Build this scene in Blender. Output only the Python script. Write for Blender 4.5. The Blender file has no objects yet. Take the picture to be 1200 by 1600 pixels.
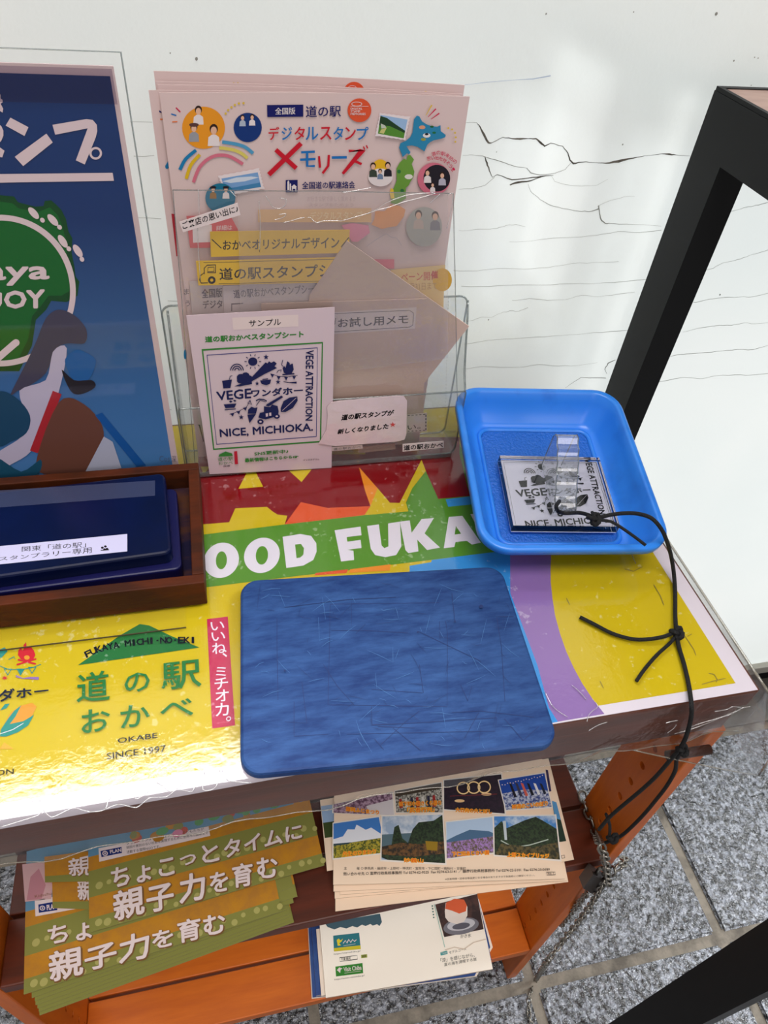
import bpy, bmesh, math, random
from mathutils import Vector, Matrix
from mathutils.geometry import tessellate_polygon
random.seed(7)
S = bpy.context.scene
COL = S.collection

# ---------------------------------------------------------------- camera
F, HC = 1110.0, 0.45
def cam_axes():
    p, r, y = (math.radians(a) for a in (44.7, -6.45, 16.75))
    fw = Vector((math.sin(y)*math.cos(p), math.cos(y)*math.cos(p), -math.sin(p)))
    rt = Vector((math.cos(y), -math.sin(y), 0))
    dn = fw.cross(rt)
    return rt*math.cos(r)+dn*math.sin(r), dn*math.cos(r)-rt*math.sin(r), fw
CR, CD, CF = cam_axes()
CP = Vector((0, 0, HC))
cd = bpy.data.cameras.new('camera'); cam = bpy.data.objects.new('camera', cd); COL.objects.link(cam)
m3 = Matrix((CR, -CD, -CF)).transposed()
cam.matrix_world = Matrix.Translation(CP) @ m3.to_4x4()
cd.sensor_fit = 'HORIZONTAL'; cd.sensor_width = 36; cd.lens = F/1200*36; cd.clip_start = .01
S.camera = cam

# ---------------------------------------------------------------- world, lights, exposure
S.view_settings.view_transform = 'Standard'; S.view_settings.look = 'None'
S.view_settings.gamma = 1; S.view_settings.use_curve_mapping = False
S.view_settings.exposure = 0.0
S.cycles.max_bounces = 14; S.cycles.transparent_max_bounces = 24
S.cycles.caustics_reflective = False; S.cycles.caustics_refractive = True
S.cycles.sample_clamp_indirect = 6
W = bpy.data.worlds.new('world'); S.world = W; W.use_nodes = True
bg = W.node_tree.nodes['Background']; bg.inputs[0].default_value = (1.0, .975, .965, 1); bg.inputs[1].default_value = .34
def area(name, loc, target, sx, sy, power, col):
    l = bpy.data.lights.new(name, 'AREA'); l.shape = 'RECTANGLE'; l.size = sx; l.size_y = sy; l.energy = power; l.color = col
    o = bpy.data.objects.new(name, l); COL.objects.link(o); o.location = loc
    o.rotation_euler = (Vector(target)-Vector(loc)).to_track_quat('-Z', 'Y').to_euler()
    return o
# bright sky seen through the clear glass above the white film
area('sky_light_above_film', (-.75, 2.5, 5.05), (-.05, .25, 0), 3.0, 1.25, 190, (.93, .97, 1))
# daylight falling on the outer side of the film (stronger low down on the right)
area('daylight_behind_film', (1.3, 2.2, -.6), (.9, .64, -.4), 2.6, 1.3, 30, (.99, 1, .98))
area('overcast_sky_behind_film', (.2, 2.5, .1), (.2, .64, .0), 5.0, 2.6, 37, (.98, 1, .99))
# side window high on the right
area('side_window', (3.6, 1.3, 2.2), (.8, .3, -.88), 2.6, 2.4, 480, (.93, .97, 1))
# ceiling light over the visitor's side of the rack
area('ceiling_light', (.0, -1.0, 4.1), (.1, .3, -.2), 2.4, 1.6, 122, (1, .95, .90))
# window in the room behind the photographer
area('room_window', (.6, -2.6, 1.6), (.1, .4, -.1), 1.2, 1.6, 22, (1, .95, .93))

# ---------------------------------------------------------------- projection onto real planes
def ray(p): return (CR*((p[0]-600)/F)+CD*((p[1]-800)/F)+CF)
class Plane:
    """a plane with local axes; M maps local (u,v,w) to world, w is the side facing the viewer"""
    def __init__(s, M, h=0.0): s.M = M; s.I = M.inverted(); s.h = h
    def loc(s, p, dh=0.0):
        o = s.I @ CP; d = s.I.to_3x3() @ ray(p); t = (s.h+dh-o.z)/d.z
        return o+d*t
    def hit(s, p, dh=0.0): return s.M @ s.loc(p, dh)
    def up(s, k): return Plane(s.M, s.h+k)
def HZ(z): return Plane(Matrix.Translation((0, 0, z)))
def VY(y):   # vertical plane facing the viewer (-Y): u=X, v=Z, w=-Y
    return Plane(Matrix(((1,0,0,0),(0,0,-1,y),(0,1,0,0),(0,0,0,1))))
def VX(x):   # vertical plane facing -X : u=-Y... v=Z
    return Plane(Matrix(((0,0,-1,x),(-1,0,0,0),(0,1,0,0),(0,0,0,1))))

# ---------------------------------------------------------------- materials
def lin(c): return tuple(((v/255)/12.92 if v <= 10 else ((v/255+.055)/1.055)**2.4) for v in c)
MATS = {}
def nd(nt, t, **k):
    n = nt.nodes.new(t)
    for a, b in k.items():
        if a.startswith('_'): n.inputs[a[1:].replace('_', ' ')].default_value = b
        else: setattr(n, a, b)
    return n
def mat(name, c, rough=.5, metal=0, spec=.5, coat=0, bump=0, bscale=200, c2=None, cscale=20, cfac=(.4, .65), stretch=None, trans=0, ior=1.45, detail=4):
    if name in MATS: return MATS[name]
    m = bpy.data.materials.new(name); m.use_nodes = True; nt = m.node_tree; b = nt.nodes['Principled BSDF']
    b.inputs['Base Color'].default_value = (*lin(c), 1)
    b.inputs['Roughness'].default_value = rough; b.inputs['Metallic'].default_value = metal
    b.inputs['Specular IOR Level'].default_value = spec; b.inputs['Coat Weight'].default_value = coat
    b.inputs['Coat Roughness'].default_value = .06
    b.inputs['Transmission Weight'].default_value = trans; b.inputs['IOR'].default_value = ior
    tc = None
    if bump or c2:
        tc = nd(nt, 'ShaderNodeTexCoord'); src = tc.outputs['Object']
        if stretch:
            mp = nd(nt, 'ShaderNodeMapping'); mp.inputs['Scale'].default_value = stretch; nt.links.new(src, mp.inputs[0]); src = mp.outputs[0]
    if c2:
        n = nd(nt, 'ShaderNodeTexNoise', _Scale=cscale, _Detail=detail, _Roughness=.65); nt.links.new(src, n.inputs[0])
        r = nd(nt, 'ShaderNodeValToRGB'); r.color_ramp.elements[0].position = cfac[0]; r.color_ramp.elements[1].position = cfac[1]
        r.color_ramp.elements[0].color = (*lin(c), 1); r.color_ramp.elements[1].color = (*lin(c2), 1)
        nt.links.new(n.outputs[0], r.inputs[0]); nt.links.new(r.outputs[0], b.inputs['Base Color'])
    if bump:
        n = nd(nt, 'ShaderNodeTexNoise', _Scale=bscale, _Detail=3.0); nt.links.new(src, n.inputs[0])
        bp = nd(nt, 'ShaderNodeBump', _Strength=bump, _Distance=.002); nt.links.new(n.outputs[0], bp.inputs['Height'])
        nt.links.new(bp.outputs[0], b.inputs['Normal'])
        if coat: nt.links.new(bp.outputs[0], b.inputs['Coat Normal'])
    MATS[name] = m; return m
def ink(c, name=None): return mat(name or 'ink_%d_%d_%d' % tuple(c), c, rough=.6, spec=.12)
def tink(c):
    """printed ink of the table poster: worn, with pale flecks where the film sticks"""
    nm = 'worn_ink_%d_%d_%d' % tuple(c)
    if nm in MATS: return MATS[nm]
    m = mat(nm, c, rough=.6, spec=.12); nt = m.node_tree; b = nt.nodes['Principled BSDF']
    tc = nd(nt, 'ShaderNodeTexCoord')
    n = nd(nt, 'ShaderNodeTexNoise', _Scale=150., _Detail=5., _Roughness=.6); nt.links.new(tc.outputs['Object'], n.inputs[0])
    n2 = nd(nt, 'ShaderNodeTexNoise', _Scale=14., _Detail=2.); nt.links.new(tc.outputs['Object'], n2.inputs[0])
    ad = nd(nt, 'ShaderNodeMath', operation='MULTIPLY_ADD'); ad.inputs[1].default_value = .45; nt.links.new(n2.outputs[0], ad.inputs[0]); nt.links.new(n.outputs[0], ad.inputs[2])
    r = nd(nt, 'ShaderNodeValToRGB'); r.color_ramp.elements[0].position = .86; r.color_ramp.elements[1].position = .92
    r.color_ramp.elements[0].color = (0, 0, 0, 1); r.color_ramp.elements[1].color = (.55, .55, .55, 1); nt.links.new(ad.outputs[0], r.inputs[0])
    mx = nd(nt, 'ShaderNodeMix', data_type='RGBA'); nt.links.new(r.outputs[0], mx.inputs[0])
    mx.inputs[6].default_value = (*lin(c), 1); mx.inputs[7].default_value = (*lin([v+(235-v)*.6 for v in c]), 1)
    nt.links.new(mx.outputs[2], b.inputs['Base Color'])
    return m
def film(name, tint=(1, 1, 1), haze=0.0, hcol=(200, 195, 195), refl=1.0, rough=.05, bump=0, bscale=60, ior=1.5, edge=0.0):
    """thin clear plastic: transparent + fresnel gloss (+ a little milky haze)"""
    if name in MATS: return MATS[name]
    m = bpy.data.materials.new(name); m.use_nodes = True; nt = m.node_tree; nt.nodes.clear()
    out = nd(nt, 'ShaderNodeOutputMaterial'); tr = nd(nt, 'ShaderNodeBsdfTransparent'); tr.inputs[0].default_value = (*tint, 1)
    gl = nd(nt, 'ShaderNodeBsdfGlossy', _Roughness=rough)
    ge = nd(nt, 'ShaderNodeNewGeometry'); dp = nd(nt, 'ShaderNodeVectorMath', operation='DOT_PRODUCT')
    nt.links.new(ge.outputs['Normal'], dp.inputs[0]); nt.links.new(ge.outputs['Incoming'], dp.inputs[1])
    ab = nd(nt, 'ShaderNodeMath', operation='ABSOLUTE'); nt.links.new(dp.outputs['Value'], ab.inputs[0])
    su = nd(nt, 'ShaderNodeMath', operation='SUBTRACT'); su.inputs[0].default_value = 1; nt.links.new(ab.outputs[0], su.inputs[1])
    pw = nd(nt, 'ShaderNodeMath', operation='POWER'); pw.inputs[1].default_value = 5; nt.links.new(su.outputs[0], pw.inputs[0])
    fr = nd(nt, 'ShaderNodeMath', operation='MULTIPLY_ADD'); fr.inputs[1].default_value = .96; fr.inputs[2].default_value = .04; nt.links.new(pw.outputs[0], fr.inputs[0])
    df = nd(nt, 'ShaderNodeBsdfDiffuse'); df.inputs[0].default_value = (*lin(hcol), 1)
    m1 = nd(nt, 'ShaderNodeMixShader'); m1.inputs[0].default_value = haze
    nt.links.new(tr.outputs[0], m1.inputs[1]); nt.links.new(df.outputs[0], m1.inputs[2])
    m2 = nd(nt, 'ShaderNodeMixShader'); mu = nd(nt, 'ShaderNodeMath', operation='MULTIPLY'); mu.inputs[1].default_value = refl; mu.use_clamp = True
    nt.links.new(fr.outputs[0], mu.inputs[0]); nt.links.new(mu.outputs[0], m2.inputs[0])
    nt.links.new(m1.outputs[0], m2.inputs[1]); nt.links.new(gl.outputs[0], m2.inputs[2]); nt.links.new(m2.outputs[0], out.inputs[0])
    if bump:
        tc = nd(nt, 'ShaderNodeTexCoord'); n = nd(nt, 'ShaderNodeTexNoise', _Scale=bscale, _Detail=5., _Roughness=.6); nt.links.new(tc.outputs['Object'], n.inputs[0])
        bp = nd(nt, 'ShaderNodeBump', _Strength=bump, _Distance=.004); nt.links.new(n.outputs[0], bp.inputs['Height']); nt.links.new(bp.outputs[0], gl.inputs['Normal'])
    MATS[name] = m; return m

PAPER = (214, 190, 188)
M_paper = mat('pinkish_paper', PAPER, rough=.6, spec=.3)
M_edge = mat('paper_edge', (190, 168, 164), rough=.8)
M_wood = mat('orange_wood', (206, 104, 22), rough=.38, spec=.45, c2=(182, 84, 16), cscale=6, cfac=(.35, .7), stretch=(1, 8, 8), bump=.04, bscale=60)
M_woodv = mat('orange_wood_upright', (206, 104, 22), rough=.38, spec=.45, c2=(182, 84, 16), cscale=6, cfac=(.35, .7), stretch=(8, 8, 1), bump=.04, bscale=60)
M_dkwood = mat('brown_wood', (104, 52, 32), rough=.4, c2=(84, 46, 32), cscale=8, stretch=(1, 10, 10), bump=.05, bscale=60)
M_box = mat('tray_box_wood', (84, 34, 8), rough=.6, spec=.25, c2=(56, 24, 8), cscale=14, cfac=(.35, .6), stretch=(1, 3, 3), bump=.1, bscale=150)
M_boxin = mat('ink_stained_wood', (84, 50, 34), rough=.75, spec=.2, c2=(28, 24, 54), cscale=12, cfac=(.42, .62), stretch=(1, 3, 3), bump=.1, bscale=200)
M_black = mat('black_painted_steel', (15, 16, 17), rough=.5, spec=.25)
M_cord = mat('black_cord', (14, 14, 16), rough=.75, bump=.6, bscale=900)
M_blue = mat('blue_tray_plastic', (48, 132, 232), rough=.28, spec=.5, c2=(36, 108, 206), cscale=16, cfac=(.5, .75), bump=.02, bscale=100)
M_bluerib = mat('blue_tray_mesh_floor', (34, 104, 200), rough=.4, bump=.9, bscale=420)
M_navy = mat('navy_plastic', (4, 16, 58), rough=.3, spec=.35, c2=(3, 12, 44), cscale=10)
M_violet = mat('violet_blue_plastic', (14, 14, 66), rough=.35)
M_acry = mat('clear_acrylic', (250, 252, 255), rough=.02, trans=1, ior=1.46)
M_thin = film('clear_plastic_sheet', haze=.005, hcol=(215, 215, 215), refl=.35, rough=.04)
M_holder = film('holder_plastic', tint=(.975, .98, .98), haze=.035, hcol=(205, 210, 210), refl=1.3, rough=.04)
M_holderedge = film('holder_plastic_edge', tint=(.70, .74, .74), haze=.22, hcol=(150, 155, 155), refl=3, rough=.1)
M_opp = film('crinkled_bag_film', haze=.06, hcol=(205, 192, 190), refl=1.6, rough=.05, bump=.9, bscale=22)
M_opp2 = film('crinkled_bag_film_two', haze=.15, hcol=(205, 192, 190), refl=1.6, rough=.05, bump=.9, bscale=18)
M_vinyl = film('vinyl_cover_film', haze=.0, hcol=(220, 215, 215), refl=1.1, rough=.03, bump=.055, bscale=120)
M_flap = film('vinyl_flap_film', tint=(.96, .96, .96), haze=.006, hcol=(190, 188, 184), refl=1.1, rough=.07, bump=.5, bscale=30)
M_flapedge = film('vinyl_flap_edge', tint=(.8, .78, .74), haze=.25, hcol=(200, 190, 170), refl=3, rough=.2)
M_crease = film('sharp_crease', tint=(1, 1, 1), haze=.28, hcol=(245, 240, 238), refl=5, rough=.08)
M_chain = mat('steel_chain', (150, 146, 138), rough=.3, metal=1)
M_lock = mat('dark_padlock_body', (54, 46, 42), rough=.4, metal=.5)
M_greige = mat('greige_memo_paper', (206, 178, 164), rough=.55, spec=.3)

# ---------------------------------------------------------------- mesh builder
ORG = {}
class MB:
    def __init__(s): s.v = []; s.f = []; s.mi = []; s.mats = []; s.smooth = False
    def m(s, mt):
        if mt not in s.mats: s.mats.append(mt)
        return s.mats.index(mt)
    def add(s, vs, fs, mt):
        o = len(s.v); k = s.m(mt); s.v += [Vector(v) for v in vs]; s.f += [[i+o for i in f] for f in fs]; s.mi += [k]*len(fs); return s
    def box(s, a, b, mt, M=None, ch=0.0):
        (x0, y0, z0), (x1, y1, z1) = a, b
        if ch <= 0:
            vs = [(x, y, z) for z in (z0, z1) for y in (y0, y1) for x in (x0, x1)]
            fs = [(0,2,3,1),(4,5,7,6),(0,1,5,4),(2,6,7,3),(0,4,6,2),(1,3,7,5)]
        else:
            bm = bmesh.new(); bmesh.ops.create_cube(bm, size=1)
            for v in bm.verts: v.co = Vector(((x0+x1)/2+v.co.x*(x1-x0), (y0+y1)/2+v.co.y*(y1-y0), (z0+z1)/2+v.co.z*(z1-z0)))
            bmesh.ops.bevel(bm, geom=bm.edges[:], offset=ch, segments=2, affect='EDGES', profile=.5)
            bm.verts.index_update(); vs = [v.co.copy() for v in bm.verts]; fs = [[v.index for v in f.verts] for f in bm.faces]; bm.free()
        if M: vs = [M @ Vector(v) for v in vs]
        return s.add(vs, fs, mt)
    def prism(s, poly, n, d, mt, side=None):
        """poly: world points, extruded by vector n*d"""
        k = len(poly); P = [Vector(p) for p in poly]; N = Vector(n)*d
        cap = tris(P)
        s.add(P+[p+N for p in P], cap+[tuple(i+k for i in reversed(t)) for t in cap], mt)
        return s.add(P+[p+N for p in P], [(i, (i+1) % k, (i+1) % k+k, i+k) for i in range(k)], side or mt)
    def tube(s, pts, r, mt, n=8, closed=False, smooth_iter=0):
        P = [Vector(p) for p in pts]
        for _ in range(smooth_iter): P = catmull(P, closed)
        k = len(P); rings = []; prev = None
        for i, p in enumerate(P):
            a = P[(i-1) % k] if (i > 0 or closed) else p; b = P[(i+1) % k] if (i < k-1 or closed) else p
            t = (b-a).normalized() if (b-a).length > 1e-9 else Vector((0, 0, 1))
            if prev is None: u = t.orthogonal().normalized()
            else:
                u = prev-t*prev.dot(t); u = u.normalized() if u.length > 1e-6 else t.orthogonal().normalized()
            prev = u; w = t.cross(u); rr = r[i] if isinstance(r, (list, tuple)) else r
            rings.append([p+(u*math.cos(2*math.pi*j/n)+w*math.sin(2*math.pi*j/n))*rr for j in range(n)])
        vs = [q for rg in rings for q in rg]; fs = []
        for i in range(k if closed else k-1):
            i2 = (i+1) % k
            for j in range(n): fs.append((i*n+j, i*n+(j+1) % n, i2*n+(j+1) % n, i2*n+j))
        if not closed: fs += [tuple(reversed(range(n))), tuple((k-1)*n+j for j in range(n))]
        return s.add(vs, fs, mt)
    def build(s, name, parent=None, smooth=False, label=None, kind=None):
        me = bpy.data.meshes.new(name); off = ORG.get(parent.name, Matrix()) if parent else Matrix()
        inv = off.inverted()
        me.from_pydata([inv @ v for v in s.v], [], s.f)
        for mt in s.mats: me.materials.append(mt)
        me.polygons.foreach_set('material_index', s.mi)
        if smooth: me.polygons.foreach_set('use_smooth', [True]*len(me.polygons))
        me.validate(); me.update()
        o = bpy.data.objects.new(name, me); COL.objects.link(o)
        if parent: o.parent = parent; ORG[o.name] = off
        if label: o['label'] = label
        if kind: o['kind'] = kind
        return o
def catmull(P, closed=False):
    k = len(P); Q = []
    for i in range(k if closed else k-1):
        a, b, c, d = (P[(i+j) % k] if closed else P[min(max(i+j, 0), k-1)] for j in (-1, 0, 1, 2))
        Q.append(b); Q.append((b*9+c*9-a-d)/16)
    if not closed: Q.append(P[-1])
    return Q
def tris(P):
    return [tuple(t) for t in tessellate_polygon([P])]
def root(name, M, label, cat, group=None):
    o = bpy.data.objects.new(name, None); COL.objects.link(o)
    if not isinstance(M, Matrix): M = Matrix.Translation(M)
    o.matrix_world = M; o.empty_display_size = .02; ORG[o.name] = M.copy()
    o['label'] = label; o['category'] = cat
    if group: o['group'] = group
    return o
def tag(o, label, cat, group=None):
    o['label'] = label; o['category'] = cat
    if group: o['group'] = group
    return o
def struct(o): o['kind'] = 'structure'; return o
def copy_tree(o, parent=None):
    c = o.copy(); COL.objects.link(c)
    if parent: c.parent = parent
    for ch in list(o.children): copy_tree(ch, c)
    return c

# ---------------------------------------------------------------- flat print
class Q:
    """map from a source pixel frame: scale and origin of a zoomed crop"""
    def __init__(s, sc, ox, oy): s.s, s.x, s.y = sc, ox, oy
    def __call__(s, *pts): return [(s.x+a/s.s, s.y+b/s.s) for a, b in pts]
def quadmap(q):
    def f(a, b):   # a right 0..1, b down 0..1
        (x0, y0), (x1, y1), (x2, y2), (x3, y3) = q
        return ((x0*(1-a)+x1*a)*(1-b)+(x3*(1-a)+x2*a)*b, (y0*(1-a)+y1*a)*(1-b)+(y3*(1-a)+y2*a)*b)
    return f
TXT = {}
def text_mesh(t, off):
    if (t, off) in TXT: return TXT[(t, off)]
    c = bpy.data.curves.new('lettering', 'FONT'); c.body = t; c.offset = off; c.resolution_u = 2
    o = bpy.data.objects.new('lettering', c); COL.objects.link(o)
    me = bpy.data.meshes.new_from_object(o.evaluated_get(bpy.context.evaluated_depsgraph_get()))
    vs = [(v.co.x, v.co.y) for v in me.vertices]; fs = [tuple(p.vertices) for p in me.polygons]
    bpy.data.objects.remove(o); bpy.data.curves.remove(c); bpy.data.meshes.remove(me)
    x0 = min(v[0] for v in vs); x1 = max(v[0] for v in vs); y0 = min(v[1] for v in vs); y1 = max(v[1] for v in vs)
    vs = [((a-x0)/max(x1-x0, 1e-6), 1-(b-y0)/max(y1-y0, 1e-6)) for a, b in vs]
    TXT[(t, off)] = (vs, fs); return vs, fs
class Print(MB):
    def __init__(s, plane, base=.00015):
        super().__init__(); s.p = plane; s.h = base; s.step = .00001
    def lay(s): s.h += s.step; return s.h
    def poly(s, px, mt):
        P = [s.p.hit(q, s.h) for q in px]; s.lay()
        return s.add(P, fixup(P, tris(P), s.p), mt)
    def stroke(s, px, w, mt, closed=False):
        """constant-width line through pixel points (width in pixels)"""
        P = [Vector(q) for q in px]; k = len(P); L = []; R = []
        for i, p in enumerate(P):
            a = P[(i-1) % k] if (i > 0 or closed) else p; b = P[(i+1) % k] if (i < k-1 or closed) else p
            t = (b-a).normalized(); n = Vector((-t.y, t.x)); ww = (w[i] if isinstance(w, (list, tuple)) else w)/2
            if 0 < i < k-1 or closed:
                t1 = (p-a).normalized(); c = max(.45, abs(n.dot(Vector((-t1.y, t1.x))))); ww /= c
            L.append(p+n*ww); R.append(p-n*ww)
        V = [s.p.hit(q, s.h) for q in L+R]; s.lay(); fs = []
        for i in range(k if closed else k-1):
            j = (i+1) % k; fs.append((i, j, j+k, i+k))
        return s.add(V, fixup(V, fs, s.p), mt)
    def disc(s, c, rx, mt, ry=None, rot=0, n=28, a0=0, a1=360):
        ry = ry or rx; pts = []
        for i in range(n+(0 if a1-a0 == 360 else 1)):
            a = math.radians(a0+(a1-a0)*i/n); x, y = rx*math.cos(a), ry*math.sin(a); r = math.radians(rot)
            pts.append((c[0]+x*math.cos(r)-y*math.sin(r), c[1]+x*math.sin(r)+y*math.cos(r)))
        return s.poly(pts, mt)
    def ring(s, c, rx, w, mt, ry=None, a0=0, a1=360, n=32):
        ry = ry or rx; pts = [(c[0]+rx*math.cos(math.radians(a0+(a1-a0)*i/n)), c[1]+ry*math.sin(math.radians(a0+(a1-a0)*i/n))) for i in range(n if a1-a0 == 360 else n+1)]
        return s.stroke(pts, w, mt, closed=(a1-a0 == 360))
    def text(s, t, quad, mt, off=0.0):
        if off > .016:    # heavier weight: the same glyphs again, nudged round in a small circle
            q = quad; hh = math.hypot(q[3][0]-q[0][0], q[3][1]-q[0][1]); r_ = (off-.008)*hh
            for k in range(6):
                a = k*math.pi/3
                s.text(t, [(x+r_*math.cos(a), y+r_*math.sin(a)) for x, y in q], mt, 0.0)
            return s.text(t, quad, mt, 0.0)
        vs, fs = text_mesh(t, off); f = quadmap(quad)
        V = [s.p.hit(f(a, b), s.h) for a, b in vs]; s.lay()
        return s.add(V, fixup(V, fs[:], s.p), mt)
    def outlined(s, t, quad, mt, mo, off=.02, o2=.06):
        s.text(t, quad, mo, o2); return s.text(t, quad, mt, off)
    def chars(s, t, path, hgt, mt, off=0.0, wid=.9):
        """characters one by one along a path of pixel points (baseline centre line)"""
        P = [Vector(p) for p in path]; L = [0]
        for a, b in zip(P, P[1:]): L.append(L[-1]+(b-a).length)
        def at(d):
            for i in range(len(P)-1):
                if d <= L[i+1] or i == len(P)-2:
                    u = (P[i+1]-P[i]).normalized(); return P[i]+u*(d-L[i]), u
        n = len(t); st = L[-1]/n
        for i, ch in enumerate(t):
            if ch == ' ': continue
            p, u = at(st*(i+.5)); v = Vector((-u.y, u.x)); w = st*wid/2; h = hgt/2
            if ch in 'I-.': w *= .35
            hh = h*.2 if ch == '-' else h
            s.text(ch, [p-u*w-v*hh, p+u*w-v*hh, p+u*w+v*hh, p-u*w+v*hh], mt, off)
def fixup(V, fs, pl):
    n = pl.M.to_3x3() @ Vector((0, 0, 1)); out = []
    for f in fs:
        a, b, c = V[f[0]], V[f[1]], V[f[2]]
        out.append(tuple(reversed(f)) if (b-a).cross(c-a).dot(n) < 0 else tuple(f))
    return out
def sheet(plane, px, thick, mt, side=None):
    """a thin sheet whose face is the pixel outline thrown on the plane"""
    b = MB(); n = plane.M.to_3x3() @ Vector((0, 0, -1))
    b.prism([plane.hit(p) for p in px], n, thick, mt, side or mt); return b

# ================================================================= SETTING
ZF, YW = -.885, .64
def wallmat():
    m = bpy.data.materials.new('white_window_film'); m.use_nodes = True; nt = m.node_tree; nt.nodes.clear()
    out = nd(nt, 'ShaderNodeOutputMaterial'); df = nd(nt, 'ShaderNodeBsdfDiffuse'); tl = nd(nt, 'ShaderNodeBsdfTranslucent')
    gl = nd(nt, 'ShaderNodeBsdfGlossy', _Roughness=.12); fr = nd(nt, 'ShaderNodeFresnel', _IOR=1.45)
    tc = nd(nt, 'ShaderNodeTexCoord'); n = nd(nt, 'ShaderNodeTexNoise', _Scale=3., _Detail=3.); nt.links.new(tc.outputs['Object'], n.inputs[0])
    r = nd(nt, 'ShaderNodeValToRGB'); r.color_ramp.elements[0].position = .35; r.color_ramp.elements[1].position = .7
    r.color_ramp.elements[0].color = (*lin((232, 237, 235)), 1); r.color_ramp.elements[1].color = (*lin((240, 242, 239)), 1)
    nt.links.new(n.outputs[0], r.inputs[0]); nt.links.new(r.outputs[0], df.inputs[0]); nt.links.new(r.outputs[0], tl.inputs[0])
    m1 = nd(nt, 'ShaderNodeMixShader'); m1.inputs[0].default_value = .42
    nt.links.new(df.outputs[0], m1.inputs[1]); nt.links.new(tl.outputs[0], m1.inputs[2])
    n2 = nd(nt, 'ShaderNodeTexNoise', _Scale=260., _Detail=2.); nt.links.new(tc.outputs['Object'], n2.inputs[0])
    bp = nd(nt, 'ShaderNodeBump', _Strength=.15, _Distance=.001); nt.links.new(n2.outputs[0], bp.inputs['Height'])
    nt.links.new(bp.outputs[0], gl.inputs['Normal']); nt.links.new(bp.outputs[0], df.inputs['Normal'])
    m2 = nd(nt, 'ShaderNodeMixShader'); nt.links.new(fr.outputs[0], m2.inputs[0]); nt.links.new(m1.outputs[0], m2.inputs[1]); nt.links.new(gl.outputs[0], m2.inputs[2])
    nt.links.new(m2.outputs[0], out.inputs[0]); return m
M_wall = wallmat()
M_crack = mat('dirty_crack', (70, 66, 58), rough=.9, c2=(112, 106, 96), cscale=90)
M_hair = mat('hairline_wrinkle', (176, 178, 172), rough=.8)
M_hair2 = mat('dark_hairline', (140, 140, 132), rough=.8)
wb = MB().add([(-1.5, YW, -.79), (2.2, YW, -.79), (2.2, YW, .75), (-1.5, YW, .75)], [(0, 1, 2, 3)], M_wall)
wall = struct(wb.build('wall_back'))
WP = VY(YW)
ck = Print(WP, .0003)
c7 = Q(2.4, 700, 0)
def crack(pts, ws, mt):
    px = c7(*pts); rnd = random.Random(len(pts)); P = []; Wd = []
    for i in range(len(px)-1):
        a, b = Vector(px[i]), Vector(px[i+1])
        for k in range(3):
            t = k/3; j = Vector((rnd.uniform(-.5, .5), rnd.uniform(-.6, .6))) if k else Vector((0, 0))
            P.append(a.lerp(b, t)+j); Wd.append(ws[i]*(1-t)+ws[i+1]*t)
    P.append(px[-1]); Wd.append(ws[-1]); ck.stroke(P, Wd, mt)
crack([(68,460),(108,460),(120,475),(135,505),(152,535),(165,535),(205,515),(240,520),(270,521),(300,520),(330,520),(348,536),(362,548),(385,537),(430,548),(450,575),(457,600),(470,613),(500,608),(550,609),(590,612),(640,605),(695,593),(740,584),(800,577),(830,578),(855,581),(908,585)],
      [.3,.4,1.8,3.6,3,1,.8,1.6,3,1,2,3.4,2,1,1,1.6,2.2,2.6,1.2,.5,1.6,4.2,1.6,.5,.8,2.8,.8,.4], M_crack)
crack([(55,582),(95,581),(130,585),(180,600),(255,625),(295,630)], [.4,.5,.8,1.1,.9,.4], M_hair2)
crack([(138,588),(146,610),(155,640),(167,665),(185,655),(240,674),(300,668),(350,662),(395,658)], [1,2.6,1.6,.7,.8,1.8,1.4,2.0,.5], M_crack)
crack([(232,694),(262,684),(310,678),(350,664)], [1.6,3.2,1.6,.8], M_crack)
crack([(295,630),(310,648),(345,656),(400,650),(440,635),(460,612)], [.9,1.3,1,.7,.6,.6], M_hair2)
crack([(300,690),(312,720),(345,748),(380,768),(430,782),(500,793),(540,792),(565,783)], [.4,.6,.6,.9,.6,.8,.9,1.6], M_hair2)
crack([(565,770),(568,800),(575,825),(590,838),(612,838),(700,842),(800,848)], [1.6,1.4,1.8,1.4,.8,.4,.3], M_hair2)
crack([(40,710),(90,708),(140,694),(175,665)], [.4,.6,.6,.5], M_hair2)
crack([(385,655),(400,680),(440,692),(500,698),(560,694),(600,672)], [.4,.5,.6,.5,.4,.3], M_hair)
crack([(560,775),(600,755),(660,738),(700,736)], [.5,.5,.4,.3], M_hair)
crack([(440,1455),(500,1415),(540,1417),(592,1418)], [.3,.7,.8,.9], M_hair2)
crack([(596,1402),(588,1385),(600,1362),(628,1350)], [.5,.9,1.2,.8], M_hair2)
rr = random.Random(3)
for y0, y1, x0, x1 in ((868,845,40,290),(905,862,230,800),(1016,985,20,640),(1072,1050,50,760),(1130,1100,240,700),(1200,1160,60,300),(1285,1235,60,700),(1384,1366,50,560),(1010,940,960,1200),(1140,1105,820,1200),(1240,1205,880,1200),(1340,1300,800,1200),(800,765,1010,1200),(1430,1400,760,1200)):
    n = 7; crack([(x0+(x1-x0)*i/n, y0+(y1-y0)*i/n+rr.uniform(-7, 7)) for i in range(n+1)], [rr.uniform(.3, .75) for i in range(n+1)], M_hair)
for a, b in (((203,190),(238,191)), ((209,244),(241,243)), ((212,340),(252,342)), ((225,640),(268,640)), ((262,470),(288,472))):
    ck.stroke([a, ((a[0]+b[0])/2, a[1]+.6), b], .6, M_hair2)
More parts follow.
